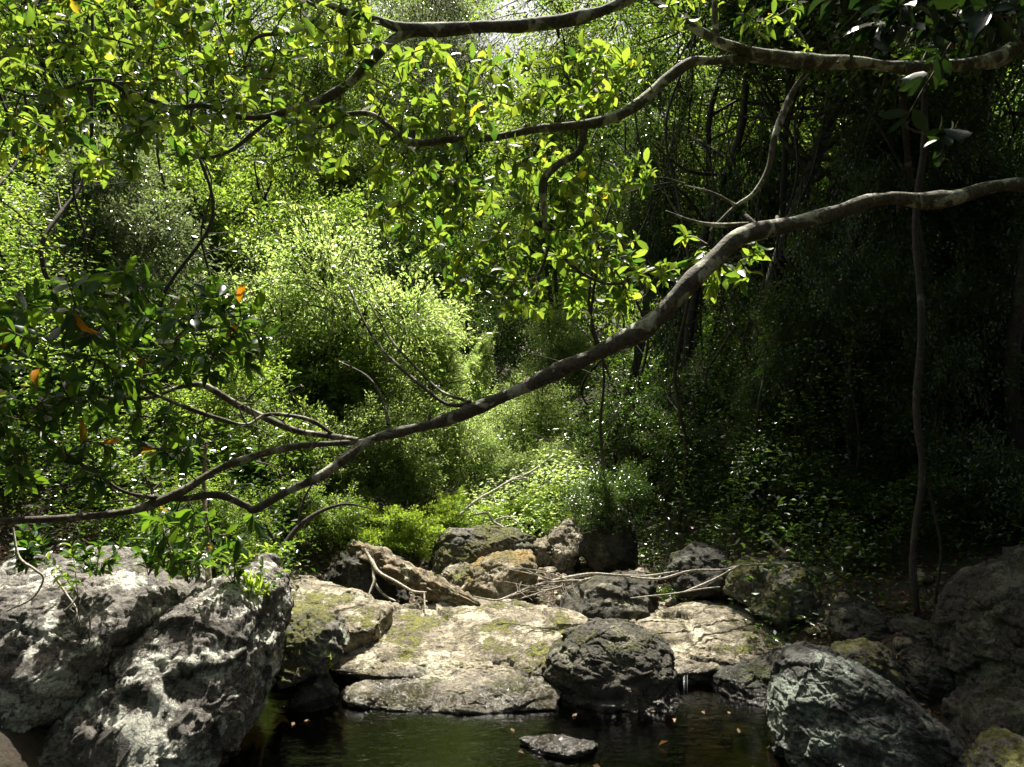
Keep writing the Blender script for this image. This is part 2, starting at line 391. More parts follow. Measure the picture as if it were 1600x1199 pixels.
slab('wide sunlit creek slab with olive moss bands in the centre', [(500, 1022), (535, 985), (610, 952), (700, 936), (800, 936), (900, 955), (965, 985), (960, 1010), (880, 1045), (840, 1058), (700, 1062), (580, 1056), (515, 1048)],
     .10, .13, 5.95, .3, 'rock_slab', 150, 21, .028, .07, .8)
slab('low grey slab edge sloping into the pool', [(525, 1082), (600, 1052), (720, 1040), (850, 1040), (880, 1075), (870, 1108), (760, 1114), (640, 1112), (545, 1100)],
     .01, .16, 5.55, .3, 'rock_slab', 150, 23, .035, .05, .7)
rock('dark rounded boulder standing in the creek at the centre',
     [(843, 1110), (848, 1050), (885, 1005), (925, 986), (990, 988), (1035, 1003), (1056, 1032), (1052, 1060), (1064, 1110), (1050, 1125), (940, 1130), (855, 1125)],
     5.97, .36, 'rock_wet', 150, 31, .05, .5, .4, .45, facets=1)
slab('sunlit creamy slab with green moss right of the central boulder', [(955, 985), (1030, 958), (1110, 936), (1210, 934), (1300, 948), (1325, 980), (1280, 1012), (1170, 1036), (1100, 1052), (1040, 1054), (1000, 1030)],
     .08, .14, 6.0, .35, 'rock_slab', 150, 41, .028, .08, .6)
rock('dark moss-covered rock bank below the creamy slab',
     [(1092, 1078), (1130, 1058), (1200, 1040), (1280, 1015), (1330, 1030), (1290, 1070), (1240, 1110), (1215, 1160), (1120, 1150), (1090, 1115)], 5.95, .3, 'rock_dark', 90, 43, .07, .5)
rock('large teal-grey lichen boulder at the right of the pool',
     [(1212, 1160), (1222, 1090), (1258, 1042), (1305, 1036), (1370, 1062), (1430, 1098), (1475, 1135), (1495, 1175), (1480, 1230), (1350, 1260), (1230, 1230)], 4.9, .5, 'rock_teal', 150, 51, .05, .5, .3, .55)
rock('small pale rock peeping up behind the teal-grey boulder',
     [(1298, 1040), (1320, 1015), (1360, 1008), (1405, 1020), (1415, 1050), (1400, 1090), (1320, 1080)], 5.5, .25, 'rock_moss', 48, 53, .06, .4)
rock('small dark rock capped with yellow-green moss at right', [(1412, 1070), (1416, 1030), (1440, 1013), (1470, 1018), (1482, 1045), (1480, 1100), (1420, 1105)], 5.5, .2, 'rock_dark', 48, 54, .05, .3)
rock('tall dark boulder rising at the right edge of the photo', [(1480, 1110), (1488, 1020), (1512, 950), (1560, 905), (1640, 870), (1740, 900), (1760, 1120), (1600, 1160)], 5.3, .6, 'rock_dark', 90, 57, .05, .3)
rock('low dark boulder under the tall one near the right edge', [(1490, 1200), (1512, 1122), (1560, 1097), (1620, 1088), (1700, 1110), (1700, 1250), (1500, 1260)], 4.75, .4, 'rock_dark', 48, 59, .06, .4)
rock('pale boulder tip in the bottom right corner', [(1535, 1215), (1565, 1178), (1605, 1160), (1660, 1170), (1680, 1290), (1540, 1290)], 4.1, .3, 'rock_moss', 48, 61, .05, .4)
rock('broad shadowed overhanging rock across the creek head', [(655, 885), (662, 850), (695, 832), (755, 826), (830, 840), (862, 852), (850, 880), (790, 885), (740, 900), (690, 905)], 8.6, .45, 'rock_moss', 90, 71, .07, .35, .6, .5)
rock('golden stained rock lit by the sun below the overhang', [(712, 925), (720, 898), (750, 880), (790, 866), (830, 866), (842, 890), (832, 920), (790, 940), (735, 940)], 7.9, .35, 'rock_gold', 48, 73, .08, .6)
rock('small sunlit grey rock in front of the overhang', [(688, 915), (695, 890), (725, 882), (752, 893), (755, 920), (720, 935)], 8.0, .25, 'rock_slab', 48, 74, .08, .6)
rock('pile of pale broken rock at the foot of the shade, centre', [(835, 890), (842, 850), (868, 828), (900, 812), (915, 835), (905, 870), (880, 900)], 9.0, .35, 'rock_slab', 48, 75, .13, .4)
rock('small pale stone beside the broken pale rock', [(812, 868), (830, 846), (860, 842), (872, 860), (860, 880), (825, 884)], 8.9, .2, 'rock_slab', 24, 76, .1, .4)
rock('dark rock beneath the fallen driftwood branches', [(855, 965), (870, 935), (905, 912), (970, 902), (1035, 912), (1055, 945), (1020, 972), (920, 978)], 7.5, .35, 'rock_wet', 48, 77, .09, .5)
rock('dark rounded boulder at the foot of the shaded trees, centre right', [(905, 860), (912, 815), (945, 792), (985, 800), (1000, 835), (990, 880), (930, 890)], 8.8, .4, 'rock_wet', 48, 78, .07, .3)
rock('dim mossy boulder beneath the tree trunks, right of centre', [(1040, 905), (1052, 870), (1090, 855), (1140, 862), (1155, 890), (1130, 925), (1060, 925)], 7.6, .35, 'rock_dark', 48, 79, .07, .4)
rock('sunlit mossy wedge-shaped boulder at the end of the driftwood', [(1130, 925), (1140, 892), (1175, 878), (1225, 880), (1228, 898), (1195, 925), (1160, 940)], 7.2, .3, 'rock_moss', 48, 80, .06, .5)
rock('mossy shadowed boulder just behind the creamy slab', [(1160, 945), (1180, 915), (1225, 893), (1275, 895), (1295, 925), (1270, 955), (1200, 965)], 6.9, .3, 'rock_moss', 48, 81, .07, .5)
slab('flat grey stone breaking the pool surface in front', [(806, 1152), (840, 1147), (885, 1148), (938, 1160), (925, 1172), (885, 1182), (845, 1174)], .03, .0, 5.1, .12, 'rock_wetslab', 48, 82, .02, .03, .3, name='flat_stone', cat='stone')
rock('small dark stone at the left brink of the pool', [(455, 1090), (470, 1062), (500, 1050), (530, 1078), (525, 1105), (470, 1112)], 5.7, .15, 'rock_dark', 24, 83, .08, .3)
rock('dark rock face on the bank behind the fallen log', [(490, 900), (520, 870), (580, 862), (640, 880), (655, 925), (600, 945), (520, 935)], 7.9, .3, 'rock_dark', 48, 84, .1, .5)
rock('small stone on the bank beside the thin forked tree foot', [(1300, 985), (1320, 955), (1370, 950), (1400, 975), (1390, 1020), (1320, 1030)], 6.1, .3, 'rock_dark', 48, 85, .08, .5)
rock('round dim stone against the tall dark boulder', [(1395, 1010), (1410, 980), (1450, 972), (1490, 990), (1490, 1030), (1420, 1040)], 5.9, .3, 'rock_dark', 48, 86, .08, .4)

# ------------------------------------------------------------------ tubes and branches
def spline(pts, sub=6):
    P = np.asarray(pts, float); P = np.vstack([2*P[0]-P[1], P, 2*P[-1]-P[-2]]); out = []
    for k in range(1, len(P)-2):
        for t in np.linspace(0, 1, sub, endpoint=False):
            out.append(.5*((2*P[k])+(-P[k-1]+P[k+1])*t+(2*P[k-1]-5*P[k]+4*P[k+1]-P[k+2])*t*t+(-P[k-1]+3*P[k]-3*P[k+1]+P[k+2])*t**3))
    out.append(P[-2]); return np.array(out)
class TB:
    def __init__(s): s.V = []; s.F = []; s.n = 0
    def tube(s, path, rad, seg=8, rough=0.0, furrow=0.0):
        P = np.asarray(path, float); n = len(P); rad = np.asarray(rad, float)*np.ones(n)
        T = np.gradient(P, axis=0); T /= np.linalg.norm(T, axis=1)[:, None]+1e-9
        up = np.array([0.13, .21, .97]) if abs(T[0, 2]) < .9 else np.array([1, .1, .05])
        A = np.cross(T, up); A /= np.linalg.norm(A, axis=1)[:, None]+1e-9; B = np.cross(T, A)
        th = np.arange(seg)*2*math.pi/seg
        ring = P[:, None]+rad[:, None, None]*(A[:, None]*np.cos(th)[None, :, None]+B[:, None]*np.sin(th)[None, :, None])
        R = ring.reshape(-1, 3)
        if rough:
            d = (R-np.repeat(P, seg, 0)); R = R+d*(rough*fbm(R*6.0, 4))[:, None]
        if furrow:
            ang = np.tile(th, n); ln = np.repeat(np.arange(n)*.12, seg); q = np.stack([np.cos(ang)*3.2, np.sin(ang)*3.2, ln], -1)
            R = R+(R-np.repeat(P, seg, 0))*(furrow*fbm(q*1.6, 4, .6)-furrow*.8*np.maximum(.3-np.abs(fbm(q+5, 3)), 0))[:, None]
        i = np.arange(n*seg).reshape(n, seg)+s.n; j = np.roll(i, -1, 1)
        s.F.append(np.stack([i[:-1], j[:-1], j[1:], i[1:]], -1).reshape(-1, 4)); s.V.append(R)
        s.n += n*seg
        # closed rounded tip
        s.V.append((P[-1]+T[-1]*rad[-1]*.7)[None]); tip = s.n; s.n += 1
        s.F.append(np.stack([i[-1], j[-1], np.full(seg, tip), np.full(seg, tip)], -1)[:, :4])
    def build(s, name, mat, parent=None, loc=(0, 0, 0)):
        V = np.concatenate(s.V)-np.asarray(loc); Fq = np.concatenate(s.F)
        tri = Fq[:, 2] == Fq[:, 3]
        fs = [tuple(f) for f in Fq[~tri].tolist()]+[tuple(f[:3]) for f in Fq[tri].tolist()]
        me = mesh(name, V, fs, mat)
        return link(name, me, parent)

LT_NEAR = (np.array([[0, 0, 0], [.33, 0, -.01], [.68, 0, -.03], [1, 0, -.14], [.30, -.40, .05], [.66, -.48, .03], [.30, .40, .05], [.66, .48, .03], [.88, -.24, -.04], [.88, .24, -.04]]),
           [(0, 4, 1), (0, 1, 6), (1, 4, 5), (1, 5, 2), (1, 2, 7), (1, 7, 6), (2, 5, 8), (2, 8, 3), (2, 3, 9), (2, 9, 7)])
LT_FAR = (np.array([[0, 0, 0], [.5, -.5, .07], [1, 0, -.08], [.5, .5, .07]]), [(0, 1, 2), (0, 2, 3)])
LT_BLADE = (np.array([[0, -.5, 0], [0, .5, 0], [.5, -.4, .0], [.5, .4, 0], [1, 0, -.25]]), [(0, 2, 3), (0, 3, 1), (2, 4, 3)])
def leaves(P, A, Nn, L, W, tmpl, r=None, rng=None):
    P = np.asarray(P); n = len(P); A = A/(np.linalg.norm(A, axis=1)[:, None]+1e-9)
    S = np.cross(Nn, A); S /= np.linalg.norm(S, axis=1)[:, None]+1e-9; Nn = np.cross(A, S)
    T, Fc = tmpl; Fc = np.array(Fc)
    L = np.broadcast_to(L, n)[:, None, None]; W = np.broadcast_to(W, n)[:, None, None]
    V = P[:, None]+A[:, None]*T[None, :, 0:1]*L+S[:, None]*T[None, :, 1:2]*W+Nn[:, None]*T[None, :, 2:3]*L*(.2+2.6*(rng or rs).rand(n)[:, None, None]**1.5)
    Fa = (Fc[None]+np.arange(n)[:, None, None]*len(T)).reshape(-1, 3)
    if r is None: r = rs.rand(n)
    return V.reshape(-1, 3), Fa, np.repeat(r, len(T))

def grow(skel, targets, r, jit=.05, droop=.06, maxlen=.9, step=.10, srad=None):
    """join each target, nearest first, to the closest existing node by a crooked twig"""
    nodes = list(map(np.asarray, skel)); child = [0.0]*len(nodes); nroot = len(nodes)
    T = np.asarray(targets); d0 = np.min(np.linalg.norm(T[:, None]-np.array(nodes)[None], axis=2), axis=1)
    twigs = []; buf = np.array(nodes)
    for k in np.argsort(d0):
        t = T[k]; d = np.linalg.norm(buf-t, axis=1); j = int(np.argmin(d)); L = d[j]
        if L < .02: continue
        n = max(3, int(L/step)+1); s = np.linspace(0, 1, n)[:, None]
        path = buf[j]*(1-s)+t*s
        off = np.cumsum(r.normal(size=(n, 3)), 0)*jit*L/math.sqrt(n); off -= s*off[-1]
        path = path+off; path[:, 2] += np.sin(s[:, 0]*math.pi)*droop*L*r.choice([-1, 1, 1])
        twigs.append(path); buf = np.vstack([buf, path[1:]])
    return twigs

def whorls(tips, dirs, r, L, W, per=(5, 9), hang=.25, flat=.6):
    P, A, Nn, LL = [], [], [], []
    for t, d in zip(tips, dirs):
        k = r.randint(*per); d = d/(np.linalg.norm(d)+1e-9)
        ph = r.rand()*6.28
        ax = np.cross(d, [0, 0, 1]); ax /= np.linalg.norm(ax)+1e-9; bx = np.cross(d, ax)
        for q in range(k):
            th = ph+q*2.4; rad = ax*math.cos(th)+bx*math.sin(th)
            a_ = d*r.uniform(.15, .8)+rad*r.uniform(.6, 1.1)+np.array([0, 0, -hang*r.rand()])
            P.append(t-d*r.uniform(0, .07)); A.append(a_)
            Nn.append(np.array([0, 0, 1])*flat+d*.5+r.normal(size=3)*.4)
            LL.append(L*r.uniform(.4, 1.3))
    P, A, Nn, LL = map(np.array, (P, A, Nn, LL))
    return P, A, Nn, LL, LL*W*r.uniform(.85, 1.2, len(LL))

def px_path(pts): return np.array([at(p[0], p[1], p[2]) for p in pts])
def limb(tb, pts, base=None, seg=16, rough=.22, furrow=0.0):
    """pts: (px, py, distance, radius in photo pixels)"""
    P = spline(px_path(pts), 7); R = spline(np.array([[(.68 if p[3] > 7 else .80)*p[3]*p[2]/F, 0, 0] for p in pts]), 7)[:, 0]
    P = P+np.stack([vnoise(P*4+k*5) for k in range(3)], -1)*R[:, None]*.25
    R = R*(1+.16*vnoise(P*7+3)+.10*np.maximum(vnoise(P*15+9), 0))
    tb.tube(P, np.maximum(R, .0015), seg, rough, furrow)
    if P.shape[0] > 40 and R.max() > .035:      # broken stubs
        r = np.random.RandomState(int(abs(P[0, 0])*97)+len(P))
        for k in range(5):
            j = r.randint(5, len(P)-8); d = r.normal(size=3); d /= np.linalg.norm(d); L = R[j]*r.uniform(1.4, 2.6)
            tb.tube(np.array([P[j], P[j]+d*L*.6, P[j]+d*L]), R[j]*np.array([.45, .28, .2]), 7, .2)
    return P

def poly_targets(r, poly, n, y0, y1):
    poly = np.array(poly, float); lo, hi = poly.min(0), poly.max(0); out = []
    while len(out) < n:
        p = lo+(hi-lo)*r.rand(2); ins = False; j = len(poly)-1
        for i_ in range(len(poly)):
            a_, b = poly[i_], poly[j]
            if (a_[1] > p[1]) != (b[1] > p[1]) and p[0] < (b[0]-a_[0])*(p[1]-a_[1])/(b[1]-a_[1])+a_[0]: ins = not ins
            j = i_
        if ins: out.append(at(p[0], p[1], r.uniform(y0, y1)))
    return out

def overhang_tree(label, trunk, limbs, zones, seed, leafL=.095, leafW=.42, mat='leaf_over', bark='bark', bare=()):
    """trunk: world points with radii; limbs: lists of (px,py,Y,rpx), each its own part; zones: (poly,n,y0,y1)"""
    r = np.random.RandomState(seed)
    base = trunk[0][:3]
    e_ = bpy.data.objects.new('overhanging_tree', None); COL.objects.link(e_); e_.location = base; tag(e_, label, 'tree')
    tb = TB(); P = spline([t[:3] for t in trunk], 8); R = spline([[t[3], 0, 0] for t in trunk], 8)[:, 0]
    tb.tube(P, R, 16, .12); tb.build('trunk', M[bark], e_, base)
    skel = []
    for L in limbs:
        tb = TB(); Q = limb(tb, L); tb.build('branch', M[bark], e_, base); skel += list(Q[::2])
    tg = []
    for z in zones: tg += poly_targets(r, *z)
    tw = grow(skel, tg, r)
    tb = TB(); tips, dirs = [], []
    for p in tw:
        q = spline(p, 3); L = np.linalg.norm(p[-1]-p[0])
        r0 = .0035+min(L, 1.2)*.007
        tb.tube(q, np.linspace(r0, .0022, len(q)), 5)
        tips.append(p[-1]); dirs.append(p[-1]-p[-2])
        if L > .12:
            for _ in range(int(L/.16)):
                k = r.randint(1, len(p)); tips.append(p[k]+r.normal(size=3)*.02); dirs.append(p[k]-p[k-1]+r.normal(size=3)*.05)
    bt = []
    for z in bare: bt += poly_targets(r, *z)
    if bt:
        for p in grow(skel, bt, r, .09, .12): q = spline(p, 3); tb.tube(q, np.linspace(.0035+min(np.linalg.norm(p[-1]-p[0]), 1)*.006, .0018, len(q)), 5)
    P, A, Nn, LL, WW = whorls(tips, dirs, r, leafL, leafW)
    V, Fa, rr = leaves(P, A, Nn, LL, WW, LT_NEAR, r.rand(len(P)))
    TV = np.concatenate(tb.V); TF = [f for f in np.concatenate(tb.F).tolist()]; TF = [tuple(f[:3]) if f[2] == f[3] else tuple(f) for f in TF]
    me = mesh('foliage', np.vstack([V, TV])-np.asarray(base), [tuple(f) for f in Fa.tolist()]+[tuple(c_+len(V) for c_ in f) for f in TF], M[mat], True, np.concatenate([rr, np.zeros(len(TV))]))
    me.materials.append(M['bark_fine']); me.polygons.foreach_set('material_index', np.array([0]*len(Fa)+[1]*len(TF), np.int32))
    link('foliage', me, e_)
    print(label[:30], 'leaves', len(P)); return e_

# limb that sweeps down across the picture
gA = hz(3.9, 4.6)
overhang_tree('leaning tree whose long mottled limb sweeps down across the middle of the photo',
    [(4.3, 4.7, gA-.2, .22), (4.15, 4.65, 1.6, .19), (3.9, 4.6, 2.6, .16), (3.45, 4.55, 3.25, .12), (3.0, 4.5, 3.36, .075)],
    [[(1640, 300, 4.5, 14), (1600, 290, 4.45, 15), (1540, 296, 4.4, 17), (1470, 315, 4.35, 19), (1380, 312, 4.3, 17), (1300, 332, 4.25, 17), (1220, 352, 4.2, 19), (1150, 372, 4.1, 20), (1105, 415, 4.05, 19), (1070, 455, 4.0, 19), (1010, 508, 4.0, 20), (940, 548, 4.0, 18), (870, 580, 4.0, 17), (800, 612, 4.0, 16), (740, 640, 4.0, 15), (670, 665, 4.0, 13), (600, 681, 4.0, 12), (560, 694, 4.0, 11)],
     [(575, 688, 4.0, 11), (545, 712, 3.95, 12), (500, 745, 3.9, 11), (450, 768, 3.9, 10), (400, 795, 3.85, 9), (385, 790, 3.85, 8), (340, 774, 3.8, 6), (280, 780, 3.8, 5), (200, 770, 3.7, 3.5), (150, 740, 3.6, 3), (90, 700, 3.6, 2.5), (55, 665, 3.6, 2)],
     [(575, 690, 4.0, 8), (530, 692, 4.0, 6.5), (470, 696, 3.95, 8), (400, 712, 3.9, 8), (340, 735, 3.85, 8.5), (290, 766, 3.8, 9), (230, 790, 3.75, 9.5), (180, 802, 3.7, 8.5), (100, 810, 3.65, 8), (0, 816, 3.6, 8), (-80, 830, 3.6, 7)],
     [(560, 688, 4.0, 8), (510, 680, 4.05, 7), (460, 672, 4.05, 6.5), (410, 652, 4.05, 7), (370, 632, 4.0, 6.5), (320, 603, 3.95, 5.5), (280, 605, 3.9, 4), (230, 622, 3.8, 3.5), (150, 618, 3.7, 3), (90, 600, 3.6, 2.5)],
     [(520, 678, 4.05, 4), (480, 655, 4.0, 4), (420, 648, 4.0, 3.5), (385, 664, 3.95, 3.5), (345, 655, 3.9, 4), (300, 640, 3.8, 4), (255, 622, 3.8, 3.5), (210, 600, 3.7, 2.5), (150, 560, 3.6, 2)],
     [(745, 632, 4.0, 5), (700, 632, 4.05, 4), (665, 608, 4.1, 4), (625, 575, 4.2, 3.5), (595, 545, 4.25, 3), (570, 505, 4.3, 2.5), (545, 450, 4.4, 2)],
     [(735, 628, 4.0, 3), (690, 612, 4.1, 3), (650, 575, 4.2, 2.5), (610, 530, 4.3, 2), (575, 470, 4.4, 1.6)],
     [(606, 664, 4.0, 3.5), (600, 630, 4.1, 2.6), (575, 590, 4.2, 2.2), (530, 565, 4.3, 1.6)]],
    [([(-20, 500), (60, 450), (150, 430), (260, 420), (350, 440), (430, 500), (420, 560), (330, 590), (250, 600), (150, 640), (60, 680), (-20, 690)], 150, 3.2, 3.9),
     ([(-20, 640), (200, 600), (330, 680), (330, 740), (150, 760), (-20, 760)], 45, 3.4, 3.9),
     ([(200, 800), (420, 800), (380, 880), (220, 890)], 26, 3.8, 4.4)],
    5, .10, .36, 'leaf_dark', bare=[([(40, 600), (460, 590), (520, 660), (400, 800), (120, 800)], 75, 3.4, 4.1), ([(420, 560), (620, 540), (620, 640), (480, 680)], 10, 4, 4.4)])
gB = hz(4.2, 5.6)
overhang_tree('tree with a wavy limb entering at top right and leafy sprays drooping at the centre',
    [(4.4, 5.6, gB-.2, .24), (4.2, 5.5, 2.4, .20), (3.8, 5.2, 3.9, .15), (3.4, 5.0, 4.45, .10)],
    [[(1660, 10, 5.0, 20), (1600, 62, 4.9, 20), (1560, 90, 4.85, 17), (1500, 103, 4.8, 14), (1420, 106, 4.7, 14), (1340, 98, 4.65, 15), (1270, 97, 4.6, 16), (1200, 88, 4.55, 15), (1130, 70, 4.5, 13), (1080, 42, 4.5, 10), (1040, 15, 4.5, 9), (1005, -12, 4.5, 8)],
     [(1270, 98, 4.6, 8), (1170, 92, 4.55, 10), (1120, 95, 4.5, 10), (1080, 96, 4.5, 11), (1045, 120, 4.45, 11), (1000, 160, 4.4, 12), (950, 185, 4.4, 11), (900, 196, 4.4, 11), (840, 202, 4.4, 10), (780, 214, 4.4, 9.5), (700, 220, 4.4, 9), (645, 223, 4.4, 8), (610, 200, 4.4, 5), (575, 178, 4.4, 5), (520, 182, 4.4, 4), (470, 195, 4.4, 2.5)],
     [(912, 200, 4.4, 9), (905, 235, 4.4, 8.5), (870, 258, 4.4, 8), (848, 285, 4.4, 7), (850, 330, 4.4, 6), (856, 375, 4.4, 5), (885, 405, 4.4, 4), (905, 425, 4.4, 3.5), (950, 444, 4.4, 3.5), (990, 435, 4.4, 3), (1040, 415, 4.4, 2.5)],
     [(1265, 112, 4.6, 5), (1245, 135, 4.6, 6), (1225, 175, 4.55, 6.5), (1210, 215, 4.5, 6), (1203, 260, 4.5, 5.5), (1180, 300, 4.5, 4.5), (1150, 322, 4.5, 4), (1110, 360, 4.5, 2.5)],
     [(1120, 68, 4.5, 6), (1117, 30, 4.5, 6), (1118, -20, 4.5, 5)],
     [(1170, 350, 4.25, 4), (1120, 352, 4.3, 4), (1080, 345, 4.3, 3), (1040, 330, 4.3, 2)],
     [(1150, 320, 4.5, 3), (1110, 300, 4.5, 2.2), (1070, 290, 4.5, 1.6)],
     [(860, 380, 4.4, 3), (840, 430, 4.4, 2.5), (800, 440, 4.4, 2), (760, 430, 4.4, 1.6)]],
    [([(560, 120), (640, 60), (760, 80), (860, 90), (960, 60), (1040, 100), (950, 170), (760, 200), (600, 210)], 110, 4.1, 4.8),
     ([(560, 200), (700, 230), (900, 210), (1040, 260), (1000, 300), (860, 330), (620, 400), (580, 330)], 110, 4.1, 4.8),
     ([(680, 380), (860, 330), (1080, 370), (1090, 440), (1000, 490), (860, 500), (700, 460)], 100, 4.1, 4.8),
     ([(1080, 400), (1180, 380), (1170, 450), (1110, 470)], 10, 4.1, 4.5),
     ([(1000, -30), (1260, -30), (1240, 40), (1020, 60)], 16, 4.2, 4.8),
     ([(1150, -160), (1500, -360), (1700, -60), (1300, -40), (1100, -40)], 110, 3.6, 6.0)], 9, .084, .42)
overhang_tree('tree whose smooth dark limb arches along the top edge above bright yellow-green leaves',
    [(1.9, 4.2, hz(1.9, 4.2)-.4, .01), (3.6, 4.9, 1.2, .01), (3.9, 4.8, 3.9, .012), (2.6, 4.4, 5.0, .05), (1.3, 4.1, 4.55, .05)],
    [[(1100, -60, 4.2, 16), (1010, -20, 4.2, 15), (960, 8, 4.2, 14), (900, 28, 4.2, 13), (830, 38, 4.2, 13), (760, 42, 4.2, 13), (700, 47, 4.2, 14), (640, 46, 4.2, 12), (590, 32, 4.2, 10), (540, 18, 4.2, 10), (480, -5, 4.2, 9), (400, -20, 4.2, 8), (300, -30, 4.2, 6)],
     [(655, 48, 4.2, 10), (615, 62, 4.2, 10), (580, 92, 4.2, 10.5), (545, 130, 4.2, 10), (500, 158, 4.2, 9), (450, 175, 4.2, 8), (400, 185, 4.2, 7.5), (360, 180, 4.2, 7), (320, 166, 4.2, 6), (270, 168, 4.2, 5.5), (230, 155, 4.2, 6), (195, 142, 4.2, 5), (150, 125, 4.1, 3), (60, 150, 4.0, 2.5), (10, 140, 4.0, 2)],
     [(430, 182, 4.2, 4), (400, 205, 4.2, 4.5), (360, 235, 4.2, 4), (320, 247, 4.2, 3), (290, 240, 4.2, 2)],
     [(195, 142, 4.2, 3.5), (185, 175, 4.2, 3), (195, 200, 4.2, 2)],
     [(470, -5, 4.2, 4), (500, 20, 4.1, 4), (460, 50, 4.1, 3), (400, 60, 4.0, 3), (380, 105, 4.0, 2)],
     [(480, 150, 4.2, 5), (470, 190, 4.2, 4), (475, 225, 4.2, 2)]],
    [([(-20, -20), (560, -20), (600, 60), (520, 150), (380, 170), (200, 140), (-20, 150)], 170, 3.7, 4.7),
     ([(-20, 120), (200, 140), (420, 180), (560, 160), (520, 280), (300, 240), (180, 280), (-20, 260)], 110, 3.7, 4.7),
     ([(-200, -220), (600, -220), (560, -30), (-100, -30)], 110, 3.7, 5.2)], 14, .080, .44)
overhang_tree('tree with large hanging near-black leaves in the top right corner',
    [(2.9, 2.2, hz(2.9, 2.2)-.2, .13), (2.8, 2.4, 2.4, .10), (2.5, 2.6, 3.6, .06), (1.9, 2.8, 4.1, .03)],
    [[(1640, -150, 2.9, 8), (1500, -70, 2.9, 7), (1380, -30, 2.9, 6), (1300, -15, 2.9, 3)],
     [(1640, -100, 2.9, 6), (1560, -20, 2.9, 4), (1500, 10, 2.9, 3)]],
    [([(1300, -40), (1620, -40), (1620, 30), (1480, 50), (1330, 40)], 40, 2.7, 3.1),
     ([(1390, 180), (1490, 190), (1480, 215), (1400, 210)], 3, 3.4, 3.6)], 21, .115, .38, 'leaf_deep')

# ------------------------------------------------------------------ crowns (shared meshes)
def crown_mesh(seed, r3, nshoot, nleaf, L, W, cs=.3, mat='leaf_mid', layer=.5, hang=.5, cone=0, shell=.45, up=.25):
    """a ragged crown: shoots spring from several uneven lobes and carry leaves along their length"""
    r = np.random.RandomState(seed); r3 = np.array(r3, float)
    nl = 11; ld = r.normal(size=(nl, 3)); ld /= np.linalg.norm(ld, axis=1)[:, None]; ld[:, 2] = ld[:, 2]*.9
    lc = ld*r.uniform(.25, .95, nl)[:, None]; lr = r.uniform(.22, .50, nl); wt = lr**2/np.sum(lr**2)
    pk = r.choice(nl, nshoot, p=wt)
    d = r.normal(size=(nshoot, 3)); d[:, 2] += up; d /= np.linalg.norm(d, axis=1)[:, None]
    st = lc[pk]+d*(lr[pk]*r.uniform(.1, .7, nshoot))[:, None]
    ln = lr[pk]*r.uniform(.5, 1.1, nshoot)+(r.rand(nshoot) < .12)*r.uniform(.1, .35, nshoot)
    dr = d+lc[pk]*.4+r.normal(size=(nshoot, 3))*.35; dr /= np.linalg.norm(dr, axis=1)[:, None]
    k = (r.poisson(nleaf, nshoot)*np.clip(ln/ln.mean(), .3, 2)).astype(int)+3; idx = np.repeat(np.arange(nshoot), k); n = len(idx)
    t = r.rand(n)**.75; sag = r.uniform(-.05, .25, nshoot)
    P = st[idx]+dr[idx]*(t*ln[idx])[:, None]; P[:, 2] -= sag[idx]*t*t*ln[idx]*1.5
    s_ = r.normal(size=(n, 3))*cs*.28*(1-.5*t)[:, None]*np.array([1, 1, layer+.3]); P = (P+s_)*r3
    if cone: P[:, :2] *= np.clip(1-cone*(P[:, 2:3]/r3[2]*.5+.5), .05, 1)
    A = dr[idx]*.6+s_/(np.linalg.norm(s_, axis=1)[:, None]+1e-6)*.8+r.normal(size=(n, 3))*.45; A[:, 2] -= hang*r.rand(n)
    Nn = np.array([0, 0, .9])+r.normal(size=(n, 3))*.75+dr[idx]*.2
    LL = L*r.uniform(.5, 1.3, n)
    tone = .6*r.rand(n)+.38*r.rand(nshoot)[idx]
    V, Fa, rr = leaves(P, A, Nn, LL, LL*W, LT_FAR, tone, r)
    # the shoots themselves
    ts = np.linspace(0, 1, 4); Q = st[:, None]+dr[:, None]*(ts[None]*ln[:, None])[..., None]; Q[:, :, 2] -= sag[:, None]*ts**2*ln[:, None]*1.5; Q = Q*r3
    if cone: Q[:, :, :2] *= np.clip(1-cone*(Q[:, :, 2:3]/r3[2]*.5+.5), .05, 1)
    off = np.array([[1, 0, 0], [-.5, .87, .3], [-.5, -.87, -.3]])*.008
    W3 = (Q[:, :, None]+off[None, None]*(1.2-ts)[None, :, None, None]).reshape(-1, 3); b = np.arange(nshoot)[:, None]*12+len(V); tw = []
    for a_ in range(3):
        for c_ in range(3):
            i_, j_ = a_*3+c_, a_*3+(c_+1) % 3; tw.append(np.concatenate([b+i_, b+j_, b+j_+3], 1)); tw.append(np.concatenate([b+i_, b+j_+3, b+i_+3], 1))
    TW = np.concatenate(tw)
    me = mesh('crown', np.vstack([V, W3]), np.vstack([Fa, TW]), M[mat], False, np.concatenate([rr, np.zeros(len(W3))]))
    me.materials.append(M['bark_fine']); me.polygons.foreach_set('material_index', np.array([0]*len(Fa)+[1]*len(TW), np.int32)); return me
